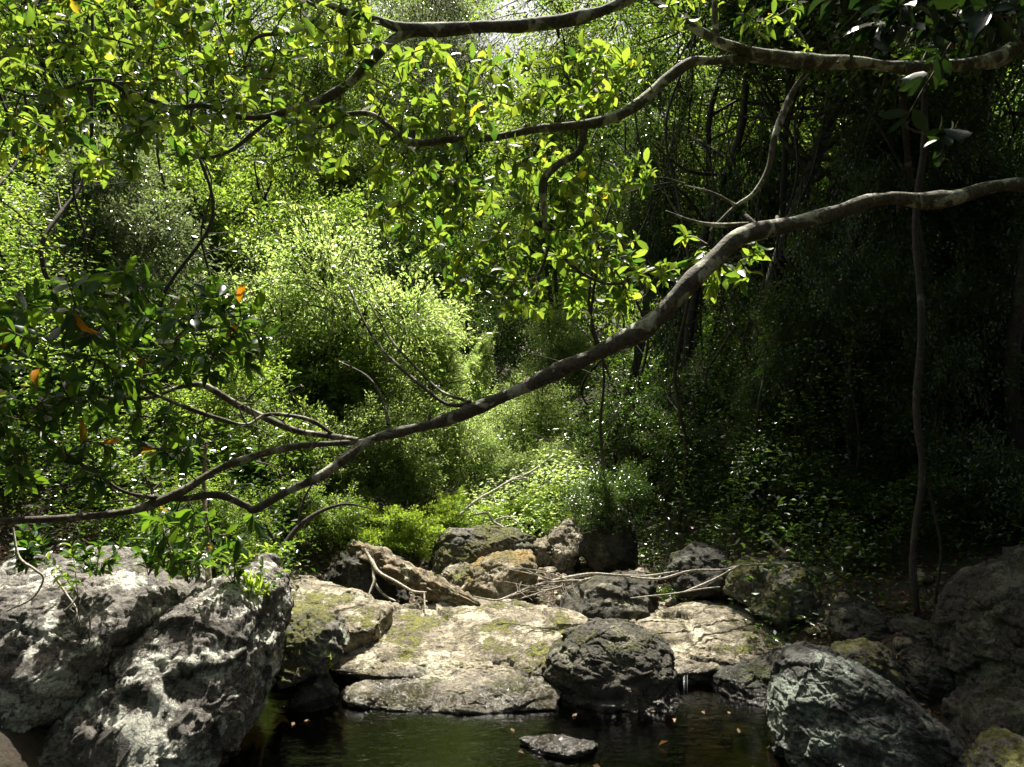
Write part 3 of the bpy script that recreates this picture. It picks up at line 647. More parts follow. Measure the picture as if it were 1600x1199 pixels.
CR = {
 'fine1': crown_mesh(101, (1.15, 1.15, 1.1), 700, 42, .045, .44, .20, 'leaf_bright', up=.4),
 'fine2': crown_mesh(102, (1.15, 1.15, .95), 650, 42, .047, .40, .20, 'leaf_bright', up=.4),
 'shrub1': crown_mesh(103, (1.15, 1.15, 1.1), 520, 46, .055, .45, .24, 'leaf_mid'),
 'shrub2': crown_mesh(104, (1.15, 1.15, 1), 480, 46, .060, .45, .25, 'leaf_mid'),
 'grey1': crown_mesh(105, (1.1, 1.1, 1.1), 480, 42, .055, .46, .24, 'leaf_grey'),
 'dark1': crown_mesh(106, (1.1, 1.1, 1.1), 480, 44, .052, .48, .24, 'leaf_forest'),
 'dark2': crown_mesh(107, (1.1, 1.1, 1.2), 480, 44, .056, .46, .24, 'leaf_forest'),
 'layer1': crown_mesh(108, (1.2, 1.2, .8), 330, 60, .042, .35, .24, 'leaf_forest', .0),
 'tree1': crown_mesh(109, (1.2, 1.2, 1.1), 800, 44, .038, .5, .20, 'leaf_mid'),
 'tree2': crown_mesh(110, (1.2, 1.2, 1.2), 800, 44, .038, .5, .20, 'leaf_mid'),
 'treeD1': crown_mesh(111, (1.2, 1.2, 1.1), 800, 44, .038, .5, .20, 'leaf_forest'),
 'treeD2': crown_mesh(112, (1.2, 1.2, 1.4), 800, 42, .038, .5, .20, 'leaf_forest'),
 'cone1': crown_mesh(113, (1.2, 1.2, 1.6), 420, 44, .060, .35, .22, 'leaf_bright', .8, -.3, .5, up=1),
 'sparse': crown_mesh(115, (1.1, 1.1, 1.1), 420, 22, .034, .45, .22, 'leaf_grey'),
 'fern1': crown_mesh(114, (1.2, 1.2, .5), 420, 60, .055, .28, .20, 'fern', .5, .2, up=.6),
}
def plant(name, label, cat, px, Y, py, s, var, bark='bark_dark', sz=1.0, rot=None, stems=1, lean=0., group=None, trunk_r=None, seed=None):
    """crown centre at pixel (px, py), distance Y; crown radius s metres; stands on the ground below"""
    c = at(px, py, Y); seed = seed if seed is not None else int(px*7+py*3+Y*11)
    r = np.random.RandomState(abs(seed) % 99991)
    bx, by = c[0]+lean, c[1]+r.uniform(-.1, .1)*s
    g = hz(bx, by)-.1
    e_ = bpy.data.objects.new(name, None); COL.objects.link(e_); e_.location = (bx, by, g)
    tag(e_, label, cat, group)
    base = np.array([bx, by, g]); tr = trunk_r or max(.015, .035*s)
    tb = TB()
    for k in range(stems):
        o = r.normal(size=3)*.12*s*(stems > 1); o[2] = 0
        top = c+np.array([r.normal()*.2*s*(stems > 1), r.normal()*.2*s*(stems > 1), .35*s*sz])
        mid = (base+top)/2+r.normal(size=3)*.05*(top[2]-g)*np.array([1, 1, 0]); q = spline([base+o, base+o*.8+(mid-base)*.5+r.normal(size=3)*.02*s, mid, mid+(top-mid)*.55+r.normal(size=3)*.05*s, top], 5)
        tb.tube(q, np.linspace(tr, tr*.3, len(q)), 8, .12)
        for b in range(7):
            j = r.randint(len(q)//2, len(q)-1); d = r.normal(size=3); d[2] = abs(d[2])*.6+.2; d /= np.linalg.norm(d)
            L = s*r.uniform(.5, .9); pp = spline([q[j], q[j]+d*L*.5+r.normal(size=3)*.06*s, q[j]+d*L*np.array([1.1, 1.1, .8])], 4)
            tb.tube(pp, np.linspace(tr*.45, tr*.12, len(pp)), 5)
    tb.build('trunk' if cat == 'tree' else 'stem', M[bark], e_, base)
    cr = link('crown' if cat == 'tree' else 'foliage', CR[var], e_)
    cr.location = [float(v) for v in (c-base)]; cr.scale = (s, s, s*sz); cr.rotation_euler = (r.normal()*.22, r.normal()*.22, r.rand()*6.28)
    return e_

S, T = 'shrub', 'tree'
# centre and left, sunlit
plant('feathery_shrub', 'tall pale feathery shrub glowing behind the sweeping limb, left of centre', S, 560, 11.5, 545, 1.55, 'fine1', stems=4)
plant('feathery_shrub', 'lower pale shrub nestled beneath the tall feathery one', S, 570, 11.2, 650, .95, 'fine2', stems=4)
plant('feathery_shrub', 'small pale shrub leaning out at the right side of the tall feathery one', S, 655, 12.0, 560, .75, 'fine1', stems=4)
plant('feathery_shrub', 'yellowish leafy shrub rising above the left shoulder of the tall feathery one', S, 460, 12.5, 500, 1.1, 'fine2', stems=4)
plant('feathery_shrub', 'pale bush filling the hollow between the twin lower branches and the ledge', S, 420, 9.8, 730, .7, 'fine2', stems=4)
plant('feathery_shrub', 'rounded bright shrub left of the tall pale feathery one', S, 440, 11.0, 620, 1.15, 'fine2', stems=4)
plant('feathery_shrub', 'silvery green shrub below the fork of the sweeping limb', S, 650, 11.0, 700, .9, 'fine2', stems=4)
plant('feathery_shrub', 'bright green shrub spilling toward the log under the sweeping limb', S, 520, 9.6, 760, .75, 'fine1', stems=4)
plant('low_shrub', 'low yellow-green bush hanging over the rocks above the fallen log', S, 600, 8.9, 825, .52, 'fern1', stems=5, sz=1.3)
plant('low_shrub', 'light green low bush right of the hanging one, above the overhanging rock', S, 690, 9.6, 800, .42, 'fern1', stems=5, sz=1.3)
plant('fern_clump', 'ferny clump lit green beneath the leaning dead pole', S, 800, 10.6, 805, .62, 'fern1', stems=5, sz=1.0)
plant('sparse_tree', 'pale far tree closing most of the bright gap behind the airy ones', T, 670, 32, 60, 3.2, 'tree2')
plant('sparse_tree', 'airy tree peeping over the arching limb inside the gap', T, 690, 28, 40, 2.4, 'sparse')
plant('sparse_tree', 'second airy tree half filling the bright gap, right of the first', T, 730, 26, 150, 2.3, 'sparse', sz=1.2)
plant('sparse_tree', 'airy tree at the lower left of the bright gap', T, 590, 25, 200, 1.9, 'sparse')
plant('sparse_tree', 'thin airy tree standing in the bright sky gap at the top', T, 640, 24, 110, 2.2, 'sparse', sz=1.2)
plant('small_tree', 'small pointed yellow-green tree just above the middle of the limb', T, 742, 14, 600, .45, 'cone1')
plant('small_tree', 'small dull green pointed tree left of the yellow-green one', T, 682, 14.5, 600, .42, 'cone1', sz=.9)
plant('small_tree', 'leafy young tree lit bright green right under the limb', T, 815, 12.5, 680, .85, 'fine1')
plant('small_tree', 'sunny young tree by the leaning dead pole', T, 870, 11.5, 740, .6, 'fine2')
plant('small_tree', 'yellow-green young tree left of the dark trunks, above the limb', T, 860, 15.5, 570, .95, 'fine1')
plant('feathery_shrub', 'broader-leaved green bush growing through the left flank of the tall feathery shrub', S, 500, 10.9, 590, .85, 'shrub2', stems=4)
plant('feathery_shrub', 'bright bush at the right end of the sunny clearing, beside the dark trunks', S, 850, 11.0, 770, .6, 'fine1', stems=4)
plant('fern_clump', 'small glowing fern clump at the right edge of the clearing', S, 870, 10.0, 812, .36, 'fern1', stems=4)
plant('feathery_shrub', 'pale bright bush right behind the ferny bush over the log', S, 590, 9.9, 740, .75, 'fine1', stems=4)
plant('feathery_shrub', 'small pale bush between the forked lower branches and the brown stem', S, 400, 9.0, 690, .6, 'fine2', stems=4)
plant('small_tree', 'bright leafy sapling just left of the leaning dead pole', T, 735, 11.8, 705, .6, 'fine2')
plant('forest_tree', 'dark slender tree in the shaded gap above the pale feathery shrub', T, 575, 18, 380, 1.3, 'treeD2', sz=1.2)
plant('forest_tree', 'shadowy tree behind the small pointed trees', T, 730, 18, 480, 1.5, 'treeD1', sz=1.2)
plant('forest_tree', 'hazy green tree below the bright sky gap', T, 540, 22, 290, 1.9, 'tree1')
plant('forest_tree', 'rounded green tree lit from above, left of the shaded gap', T, 400, 14.5, 330, 1.45, 'shrub1')
plant('forest_tree', 'sunlit leafy tree rising at the left behind the glinting shrub', T, 270, 13, 350, 1.35, 'shrub2')
plant('glinting_shrub', 'tall shrub of white-glinting leaves at the left edge', S, 115, 9.8, 360, 1.1, 'grey1', stems=3)
plant('glinting_shrub', 'whitish glinting shrub tucked right of the leftmost tall one', S, 215, 11.0, 430, .9, 'grey1', stems=3)
plant('dark_shrub', 'dark shrub filling the left edge at mid height', S, 20, 8.3, 560, 1.1, 'dark1', stems=3)
plant('dark_shrub', 'shaded shrub behind the large glossy leaves at left', S, 200, 9.0, 600, 1.05, 'dark2', stems=3)
plant('green_shrub', 'sun-dappled shrub above the left boulder', S, 330, 8.6, 700, .85, 'shrub1', stems=4)
plant('dark_shrub', 'dusky shrub low on the left bank by the photo edge', S, 60, 7.2, 745, .75, 'dark1', stems=3)
plant('green_shrub', 'leafy shrub low behind the twin branches, left bank', S, 190, 7.3, 790, .6, 'shrub2', stems=4)
plant('green_shrub', 'small leafy shrub at the back edge of the big left boulder', S, 340, 6.7, 845, .42, 'shrub1', stems=4)
plant('green_shrub', 'shrub with a leaning black stem beside the mossy ledge', S, 465, 8.2, 800, .5, 'shrub2', stems=4)
# upper left trees
plant('forest_tree', 'dense tree in the top left corner', T, 60, 15, 130, 2.2, 'tree1')
plant('forest_tree', 'tall tree behind the bright leaves, top left', T, 290, 17, 120, 2.3, 'tree2')
plant('forest_tree', 'tall tree left of the bright sky gap', T, 450, 21, 110, 2.2, 'tree1')
plant('forest_tree', 'dark tree behind the tall glinting shrub at left', T, 60, 13, 380, 2.0, 'treeD1')
plant('forest_tree', 'shaded tree between the glinting shrubs and the feathery shrub', T, 330, 16, 480, 1.9, 'treeD2')
# right of the gap
plant('forest_tree', 'tall lit tree right of the bright sky gap', T, 890, 18, 110, 2.0, 'tree2')
plant('forest_tree', 'leafy tree behind the drooping central spray', T, 860, 20, 320, 2.1, 'tree1')
plant('forest_tree', 'deep green tree hung with creepers right of the central spray', T, 1010, 13.5, 290, 1.2, 'treeD2', sz=1.3)
plant('forest_tree', 'olive tree glowing behind the hanging bare twig, top right of centre', T, 1120, 19, 200, 2.6, 'tree2')
plant('forest_tree', 'tree with scattered glints behind the top right limb', T, 1330, 21, 150, 2.8, 'tree1')
plant('forest_tree', 'shaded tree at the top right corner', T, 1540, 14, 120, 2.3, 'treeD1')
plant('forest_tree', 'distant lit tree seen between the dark trunks', T, 1130, 21, 500, 2.3, 'shrub2')
plant('glinting_shrub', 'pale glinting shrub between trunks, right of the limb', S, 1290, 11, 420, .75, 'grey1', stems=3)
plant('glinting_shrub', 'white-flecked shrub lower down among the dark trunks', S, 1320, 10.5, 570, .95, 'dark2', stems=3)
plant('dark_shrub', 'dark blue-green glossy shrub under the limb at the right edge', S, 1560, 9.0, 430, 1.1, 'dark1', stems=3)
plant('dark_shrub', 'shadowed glossy shrub filling the right edge below the middle', S, 1510, 8.5, 640, 1.0, 'dark2', stems=3)
plant('green_shrub', 'small lit shrub at knee height between the dark trunks', S, 1230, 10, 745, .5, 'shrub1', stems=3)
plant('layered_tree', 'low spreading tree with flat dark layers under the limb, right of centre', T, 1010, 10.8, 655, 1.05, 'layer1', stems=2)
plant('layered_tree', 'flat-layered dark sapling in front of the thick trunk', T, 1110, 9.8, 720, .8, 'layer1')
plant('dark_shrub', 'small dark shrub with few glints near the thin pale trunk', S, 1400, 8.8, 790, .45, 'dark1', stems=3)
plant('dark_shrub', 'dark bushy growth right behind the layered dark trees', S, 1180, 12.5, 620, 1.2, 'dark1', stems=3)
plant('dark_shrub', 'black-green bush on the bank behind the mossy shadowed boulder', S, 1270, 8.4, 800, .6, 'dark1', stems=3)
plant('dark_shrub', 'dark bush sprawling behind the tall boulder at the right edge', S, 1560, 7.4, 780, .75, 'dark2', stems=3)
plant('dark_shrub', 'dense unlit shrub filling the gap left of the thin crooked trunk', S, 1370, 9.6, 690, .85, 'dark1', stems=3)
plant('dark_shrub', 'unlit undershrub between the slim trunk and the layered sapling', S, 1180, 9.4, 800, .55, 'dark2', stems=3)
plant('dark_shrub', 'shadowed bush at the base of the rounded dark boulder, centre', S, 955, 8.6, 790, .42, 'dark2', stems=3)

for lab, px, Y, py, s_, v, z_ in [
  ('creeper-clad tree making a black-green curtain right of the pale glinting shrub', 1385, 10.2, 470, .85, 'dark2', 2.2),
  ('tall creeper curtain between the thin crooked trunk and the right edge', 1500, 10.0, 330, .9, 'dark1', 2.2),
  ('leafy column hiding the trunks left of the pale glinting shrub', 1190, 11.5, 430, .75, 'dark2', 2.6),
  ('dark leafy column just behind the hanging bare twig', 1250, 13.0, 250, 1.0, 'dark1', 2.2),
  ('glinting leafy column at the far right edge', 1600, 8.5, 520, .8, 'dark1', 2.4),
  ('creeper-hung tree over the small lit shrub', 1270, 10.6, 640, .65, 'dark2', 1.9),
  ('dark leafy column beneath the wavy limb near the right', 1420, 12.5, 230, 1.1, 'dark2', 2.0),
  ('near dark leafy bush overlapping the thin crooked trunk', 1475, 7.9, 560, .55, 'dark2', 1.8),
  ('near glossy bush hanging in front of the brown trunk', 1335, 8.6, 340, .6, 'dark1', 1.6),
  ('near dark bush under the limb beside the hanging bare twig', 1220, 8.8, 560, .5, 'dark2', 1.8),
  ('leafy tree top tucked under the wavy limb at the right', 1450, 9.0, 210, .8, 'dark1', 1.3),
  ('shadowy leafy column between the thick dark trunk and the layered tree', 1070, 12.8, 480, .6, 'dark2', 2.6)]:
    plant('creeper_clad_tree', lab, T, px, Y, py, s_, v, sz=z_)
# canopy trees that shade the right bank: trunks mostly in view, crowns mostly above the frame
def canopy(label, px, Y, base_py, rpx, ctop, cs, var, bend=.2, name='trunk_tree', bark='bark_dark', bare=False):
    x = (px-CX)/F*Y; g = hz(x, Y)-.1; r = np.random.RandomState(abs(int(px*3+Y*17)))
    e_ = bpy.data.objects.new(name, None); COL.objects.link(e_); e_.location = (x, Y, g); tag(e_, label, 'tree')
    base = np.array([x, Y, g]); top = np.array([x+bend, Y+r.uniform(-.3, .3), ctop])
    pts = [base, base+np.array([.02, 0, .35])]+[base+(top-base)*t+r.normal(size=3)*np.array([.09, .09, 0]) for t in (.2, .35, .5, .65, .8)]+[top]
    q = spline(pts, 7); R = rpx*Y/F; rad = R*np.linspace(1.05, .6, len(q)); rad[:4] *= [1.9, 1.5, 1.25, 1.1]
    tb = TB(); tb.tube(q, rad, 12, .14)
    for b in range(9):
        j = r.randint(int(len(q)*.55), len(q)-1); d = r.normal(size=3); d[2] = abs(d[2])*.7+.3; d /= np.linalg.norm(d); L = cs*r.uniform(.6, 1)
        pp = spline([q[j], q[j]+d*L*.5+r.normal(size=3)*.1, q[j]+d*L], 5); tb.tube(pp, np.linspace(R*.45, R*.1, len(pp)), 6, .1)
    tb.build('trunk', M[bark], e_, base)
    c = link('crown', CR[var], e_); c.location = [float(v) for v in (top-base)]; c.scale = (cs*.9, cs*.9, cs*.6); c.rotation_euler = (0, 0, r.rand()*6.28)
    return e_
for a_ in [
 ('thick dark trunk standing at the centre right, foot behind the dim mossy boulder', 1116, 10.5, 0, 14, 8.8, 2.0, 'treeD1', 2.5),
 ('dark trunk close to the shaded centre, left of the thick one', 1010, 11.5, 0, 8, 8.8, 1.4, 'treeD2', 1.9),
 ('tall dark trunk rising behind the hanging bare twig', 1248, 12.0, 0, 14, 9.5, 2.4, 'treeD1', 1.3),
 ('brown trunk right of the pale glinting shrub', 1330, 9.6, 0, 11, 7.8, 2.3, 'treeD2', .2),
 ('dark trunk near the right edge behind the tall boulder', 1500, 9.2, 0, 11, 8.0, 2.3, 'treeD1', .3),
 ('dark trunk at the far right edge of the photo', 1590, 7.6, 0, 12, 7.4, 2.2, 'treeD2', .4),
 ('slim dark trunk left of the brown trunk', 1185, 11.2, 0, 6, 8.4, 1.8, 'treeD2', .6),
 ('leaning slim trunk behind the white-flecked shrub', 1400, 11.8, 0, 8, 9.0, 2.2, 'treeD1', -.2),
 ('slender trunk just right of the shaded centre', 1060, 12.5, 0, 6, 9.4, 1.7, 'treeD1', .9),
 ('dark trunk beside the thin crooked one, right', 1462, 7.9, 0, 7, 7.6, 2.0, 'treeD1', -.3),
 ('slanting dark trunk behind the low spreading layered tree', 965, 15.5, 0, 7, 11.5, 1.8, 'treeD1', 2.0),
 ('dim trunk just outside the leftmost dark shrub', -230, 7.2, 0, 10, 6.9, 1.8, 'treeD1', .2),  # out-of-frame tree put in to shade the left boulder
 ('dark trunk rooted beside the tall dark boulder at the right edge', 1640, 6.3, 0, 12, 6.6, 2.2, 'treeD2', .0),
 ]: canopy(*a_)

for lab, x, y, top, cs, v in [('forest tree standing behind the viewer on the right bank', 3.2, -2.5, 6.5, 3.4, 'treeD1'), ('forest tree standing behind the viewer on the left bank', -3.6, -1.5, 6.0, 3.2, 'treeD2'),
   ('forest tree far behind the viewer in mid valley', .2, -6.5, 5.0, 3.6, 'treeD1'), ('forest tree beside the viewer, outside the left edge', -5.0, 3.2, 5.0, 2.4, 'treeD2'), ('forest tree beside the viewer, outside the right edge', 5.2, 2.8, 5.6, 2.8, 'treeD1')]:  # unseen trees added around the camera to cut ambient sky light
    canopy(lab, CX+F*x/abs(y), abs(y), 0, 12*5/abs(y)*2, top, cs, v, .1) if y > 0 else None
    if y < 0:
        o = canopy(lab, CX+F*x/7.0, 7.0, 0, 16, top, cs, v, .1); o.location = (x, y, hz(x, y)-.1)
# thin pale trunk with a forked root foot, right
def stem_thing(name, label, cat, paths, bark, group=None, part=None, seg=9, rough=.12, furrow=0.0):
    """paths: lists of (px,py,Y,rpx); one mesh"""
    tb = TB(); first = None
    for p in paths:
        q = limb(tb, p, seg=seg, rough=rough, furrow=furrow)
        if first is None: first = q[0]
    o = tb.build(name, M[bark], None, first); o.location = [float(v) for v in first]; return tag(o, label, cat, group)
g_ = lambda px, Y: HZ+(H-hz((px-CX)/F*Y, Y))/Y*F
b_ = g_(1436, 6.2)
e_ = stem_thing('thin_tree', 'thin crooked pale-footed trunk with side roots above the small mossy stones at right', 'tree',
   [[(1440, b_+6, 6.2, 11), (1434, 960, 6.2, 8.5), (1428, 905, 6.25, 7), (1427, 860, 6.3, 7), (1432, 810, 6.35, 7), (1440, 740, 6.4, 7.5), (1432, 640, 6.5, 7), (1440, 500, 6.6, 6.5), (1430, 350, 6.8, 6), (1445, 200, 7, 6), (1440, 0, 7.2, 5), (1450, -120, 7.3, 3)],
    [(1430, 955, 6.2, 4), (1415, 975, 6.15, 3.2), (1395, 995, 6.1, 2.6), (1385, 1015, 6.05, 2)],
    [(1462, b_, 6.3, 3), (1463, 930, 6.3, 2.6), (1470, 860, 6.35, 2.4), (1455, 780, 6.4, 2.4), (1440, 720, 6.4, 2)]], 'bark_dark')

# saplings, vines: a thicket of thin dark stems on the right bank
proto = None; r = np.random.RandomState(77)
for k in range(46):
    px = r.uniform(930, 1590) if k < 38 else r.uniform(0, 330); Y = r.uniform(8.5, 13.5) if px > 800 else r.uniform(7.5, 10.5)
    x = (px-CX)/F*Y; g = hz(x, Y)-.08
    if proto is None or k % 8 == 0:
        tb = TB(); hgt = 6.0; pts = [(0, 0, 0)]+[(r.normal()*.16, r.normal()*.16, hgt*t) for t in (.15, .3, .45, .6, .75, .9)]+[(r.normal()*.3, 0, hgt)]
        q = spline(pts, 6); tb.tube(q, np.linspace(.024, .010, len(q)), 7, .1)
        for b in range(6):
            j = r.randint(8, len(q)-2); d = np.array([r.normal(), r.normal(), .8]); pp = spline([q[j], q[j]+d*.25, q[j]+d*.5+r.normal(size=3)*.1], 4)
            tb.tube(pp, np.linspace(.008, .003, len(pp)), 5)
        o = tb.build('sapling', M['bark_dark'], None); proto = o
    else:
        o = proto.copy(); COL.objects.link(o)
    o.location = (x, Y, g); o.rotation_euler = (r.normal()*.05, r.normal()*.07, r.rand()*6.28); s_ = r.uniform(.7, 1.15); o.scale = (s_, s_, s_)
    if px > 800: tag(o, 'thin dark sapling stem standing in the shaded forest on the right bank', 'sapling', 'thin sapling stems in the shade on the right')
    else: tag(o, 'thin dark sapling stem in the thicket behind the left boulders', 'sapling', 'thin sapling stems behind the left boulders')
for k in range(9):
    px = r.uniform(960, 1560); Y = r.uniform(7.5, 11); tb = TB(); x = (px-CX)/F*Y; z0 = 7.5; z1 = hz(x, Y)-.05 if k % 2 else r.uniform(1.5, 3.5)
    pts = [(x+r.normal()*.25*math.sin(t*3)+t*r.normal()*.1, Y+r.normal()*.1, z0+(z1-z0)*t) for t in np.linspace(0, 1, 7)]
    q = spline(pts, 6); loc = q[0]; tb.tube(q, np.linspace(.009, .006, len(q)), 6, .1)
    o = tb.build('vine', M['bark_dark'], None, loc); o.location = [float(v) for v in loc]
    tag(o, 'thin vine hanging among the dark trunks on the right', 'vine', 'thin hanging vines on the right')

# fallen wood
stem_thing('fallen_log', 'thick weathered log lying from the bank down onto the central slab', 'log',
   [[(548, 856, 8.15, 15), (560, 862, 8.08, 19), (576, 870, 7.98, 23), (592, 878, 7.85, 26), (610, 887, 7.75, 25), (628, 896, 7.65, 27), (646, 905, 7.58, 25), (664, 914, 7.5, 26), (680, 922, 7.4, 23), (700, 930, 7.32, 22), (720, 938, 7.25, 17), (748, 947, 7.15, 8)]], 'bark_log', seg=64, rough=.25, furrow=.30)
stem_thing('dead_branch', 'bleached forked dead branch hanging over the fallen log', 'branch',
   [[(572, 862, 7.7, 3.5), (582, 880, 7.6, 4), (592, 895, 7.5, 3.2), (620, 910, 7.4, 2.6), (645, 924, 7.3, 2.4), (666, 926, 7.2, 2)],
    [(583, 885, 7.6, 3), (585, 910, 7.45, 2.6), (598, 928, 7.4, 2.4), (618, 940, 7.3, 1.8)],
    [(586, 905, 7.45, 2.6), (577, 928, 7.35, 2), (567, 952, 7.2, 1.6)],
    [(663, 927, 7.2, 2), (664, 945, 7.1, 1.6), (665, 962, 7.0, 1.2)]], 'bark_pale', seg=7)
stem_thing('dead_pole', 'bare grey pole leaning diagonally below the limb at the centre', 'branch',
   [[(716, 806, 9.2, 2.6), (745, 782, 9.4, 3), (770, 768, 9.6, 2.8), (800, 750, 9.8, 2.6), (832, 736, 10.1, 2.2), (868, 708, 10.4, 1.4)], [(800, 750, 9.8, 1.6), (822, 748, 9.8, 1.2), (838, 752, 9.8, .8)]], 'bark_pale')
rr_ = np.random.RandomState(4)
fan = []
for k in range(13):
    x0 = rr_.uniform(880, 925); y0 = 903+(925-x0)*.25
    x1 = x0-rr_.uniform(50, 120); y1 = y0+rr_.uniform(-36, 34)
    fan.append([(x0, y0, 6.95, 1.8), ((x0+x1)/2+rr_.normal()*4, (y0+y1)/2+rr_.normal()*4, 6.9, 1.3), (x1, y1, 6.8+rr_.normal()*.06, .8)])
for k in range(12):
    x0 = rr_.uniform(800, 900); y0 = 905+rr_.uniform(0, 10); x1 = x0+rr_.uniform(-20, 14)
    fan.append([(x0, y0, 6.9, 1.2), (x0+rr_.normal()*3, y0+14, 6.85, 1), (x1, y0+rr_.uniform(18, 34), 6.8, .7)])
stem_thing('driftwood_branch', 'pale fallen branch with a fan of bare twigs behind the central slab', 'branch',
   [[(1060, 893, 7.1, 2), (1010, 900, 7.1, 2.6), (960, 899, 7.05, 2.8), (925, 897, 7.0, 3.2), (880, 904, 6.95, 3.2), (840, 914, 6.9, 2.8), (800, 930, 6.85, 2.4), (775, 938, 6.8, 1.8), (740, 932, 6.8, 1.2)]]+fan, 'bark_pale', seg=6)
stem_thing('driftwood_branch', 'curved grey fallen branch arching from the dark rocks to the wedge boulder', 'branch',
   [[(985, 902, 6.9, 2.2), (1030, 905, 6.9, 2.4), (1080, 892, 6.95, 2.2), (1130, 890, 7.0, 2), (1160, 884, 7.0, 2), (1250, 880, 7.1, 1.4)],
    [(1070, 925, 6.7, 1.6), (1110, 908, 6.8, 2), (1140, 892, 6.9, 2), (1158, 882, 7.0, 1.8)],
    [(985, 935, 6.6, 1.4), (1050, 928, 6.65, 1.6), (1100, 920, 6.7, 1.4), (1125, 917, 6.7, 1)]], 'bark_pale', seg=6)
stem_thing('dead_root', 'twisted dry root arching over the ferny bank behind the overhang', 'branch',
   [[(735, 806, 9.3, 2), (760, 802, 9.3, 2.6), (770, 815, 9.25, 3), (785, 824, 9.2, 3), (800, 832, 9.1, 1.6)], [(775, 812, 9.3, 2.4), (795, 808, 9.3, 2.2), (812, 818, 9.2, 1.6)]], 'bark_pale', seg=6)
stem_thing('leaning_stem', 'black leaning stem rising from the mossy ledge into the left shrubs', 'branch',
   [[(422, 900, 6.6, 6), (440, 860, 6.7, 6), (465, 825, 6.8, 5), (500, 800, 6.9, 4), (540, 788, 7.0, 2.4), (580, 795, 7.1, 1.6)], [(465, 825, 6.8, 3), (475, 780, 6.9, 2.4), (500, 740, 7, 1.6)], [(440, 862, 6.7, 4), (415, 820, 6.7, 3), (405, 770, 6.8, 2)]], 'bark_dark')
stem_thing('brown_stem', 'straight reddish brown stem on the back of the left boulder', 'branch',
   [[(326, 912, 5.6, 6), (324, 870, 5.65, 5.5), (322, 820, 5.7, 5), (318, 760, 5.8, 4), (322, 690, 5.9, 3)]], 'bark_log')
stem_thing('lantana_pole', 'slender bare stick slanting through the dark undergrowth, right of centre', 'branch',
   [[(1225, 642, 9.2, 2.6), (1200, 612, 9.3, 2.4), (1178, 585, 9.4, 2)]], 'bark_pale', seg=6).name = 'bare_stick'
stem_thing('forked_stick', 'forked bare stick fallen beside the wedge boulder in the shade', 'branch',
   [[(1228, 865, 7.3, 3), (1212, 850, 7.4, 3), (1200, 838, 7.45, 2)], [(1205, 843, 7.45, 2), (1190, 848, 7.4, 1.4)]], 'bark_pale', seg=6)
# dry sticks and roots on the left boulder
for lab, p in [
  ('forked pale twig lying on the face of the broad left boulder', [[(85, 900, 4.5, 2.2), (105, 930, 4.45, 2.4), (120, 955, 4.4, 2), (112, 985, 4.35, 1.4)], [(125, 925, 4.45, 1.6), (112, 945, 4.4, 1.8), (100, 955, 4.4, 1.4)], [(118, 952, 4.4, 1.5), (126, 980, 4.4, 1.2)]]),
  ('long bare root curling down at the left edge of the broad boulder', [[(20, 825, 4.5, 2.2), (30, 870, 4.45, 2.4), (55, 890, 4.4, 2.4), (68, 905, 4.4, 2), (50, 935, 4.35, 1.8), (10, 955, 4.3, 1.4)]]),
  ('short dry stem standing on the broad left boulder', [[(140, 962, 4.4, 1.8), (141, 985, 4.4, 1.8), (138, 1015, 4.4, 1.4)]])]:
    stem_thing('dry_twig', lab, 'branch', p, 'bark_pale', seg=6)

# ------------------------------------------------------------------ low plants, grass, litter, far woodland
def tuft(label, px, Y, py, n, L, Wd, seed):
    r = np.random.RandomState(seed); c = at(px, py, Y)
    P = r.normal(size=(n, 3))*.025; P[:, 2] = 0; A = r.normal(size=(n, 3))*.45; A[:, 2] = 1
    Nn = r.normal(size=(n, 3)); Nn[:, 2] *= .2
    V, Fa, rr = leaves(P, A, Nn, L*r.uniform(.5, 1.1, n), Wd, LT_BLADE, r.rand(n)*.9)
    tag(link('grass_tuft', mesh('grass_tuft', V, Fa, M['grass'], False, rr), loc=c), label, 'grass tuft')
tuft('green grass tuft on the edge of the big left boulder', 418, 5.5, 985, 26, .22, .014, 1)
tuft('grassy tuft by the dark hollow at the pool brink', 507, 5.75, 1042, 30, .20, .012, 2)
tuft('little grass tuft at the back of the left boulder crest', 395, 5.2, 920, 30, .16, .016, 3)

def leafy_stem(label, px, Y, py, n, L, seed, mat='leaf_over'):
    r = np.random.RandomState(seed); c = at(px, py, Y); tb = TB(); Ps, As, Ns = [], [], []
    e_ = bpy.data.objects.new('seedling', None); COL.objects.link(e_); e_.location = [float(v) for v in c]; tag(e_, label, 'seedling')
    for k in range(n):
        d = np.array([r.normal()*.5, r.normal()*.5, 1]); d /= np.linalg.norm(d); ln = r.uniform(.12, .32)
        q = spline([(0, 0, -.03), d*ln*.5, d*ln+np.array([0, 0, -.02])], 5); tb.tube(q, np.linspace(.003, .0015, len(q)), 5)
        for t in range(2, len(q)):
            for s_ in (-1, 1):
                a_ = np.cross(d, [0, 0, 1])*s_+r.normal(size=3)*.5+d*.5; Ps.append(q[t]); As.append(a_); Ns.append(np.array([0, 0, 1])+r.normal(size=3)*.4)
    tb.build('stem', M['bark_fine'], e_)
    V, Fa, rr = leaves(np.array(Ps), np.array(As), np.array(Ns), L*r.uniform(.6, 1.1, len(Ps)), L*.4, LT_NEAR, r.rand(len(Ps))*.95)
    link('foliage', mesh('foliage', V, Fa, M[mat], True, rr), e_)
leafy_stem('seedling with dark drooping leaves on top of the left boulder', 232, 5.0, 892, 5, .09, 11, 'leaf_dark')
leafy_stem('bright green seedling on the crest right of the brown stem', 365, 5.1, 905, 6, .08, 12)
leafy_stem('small seedling beside the forked pale twig', 122, 4.4, 925, 3, .06, 13)
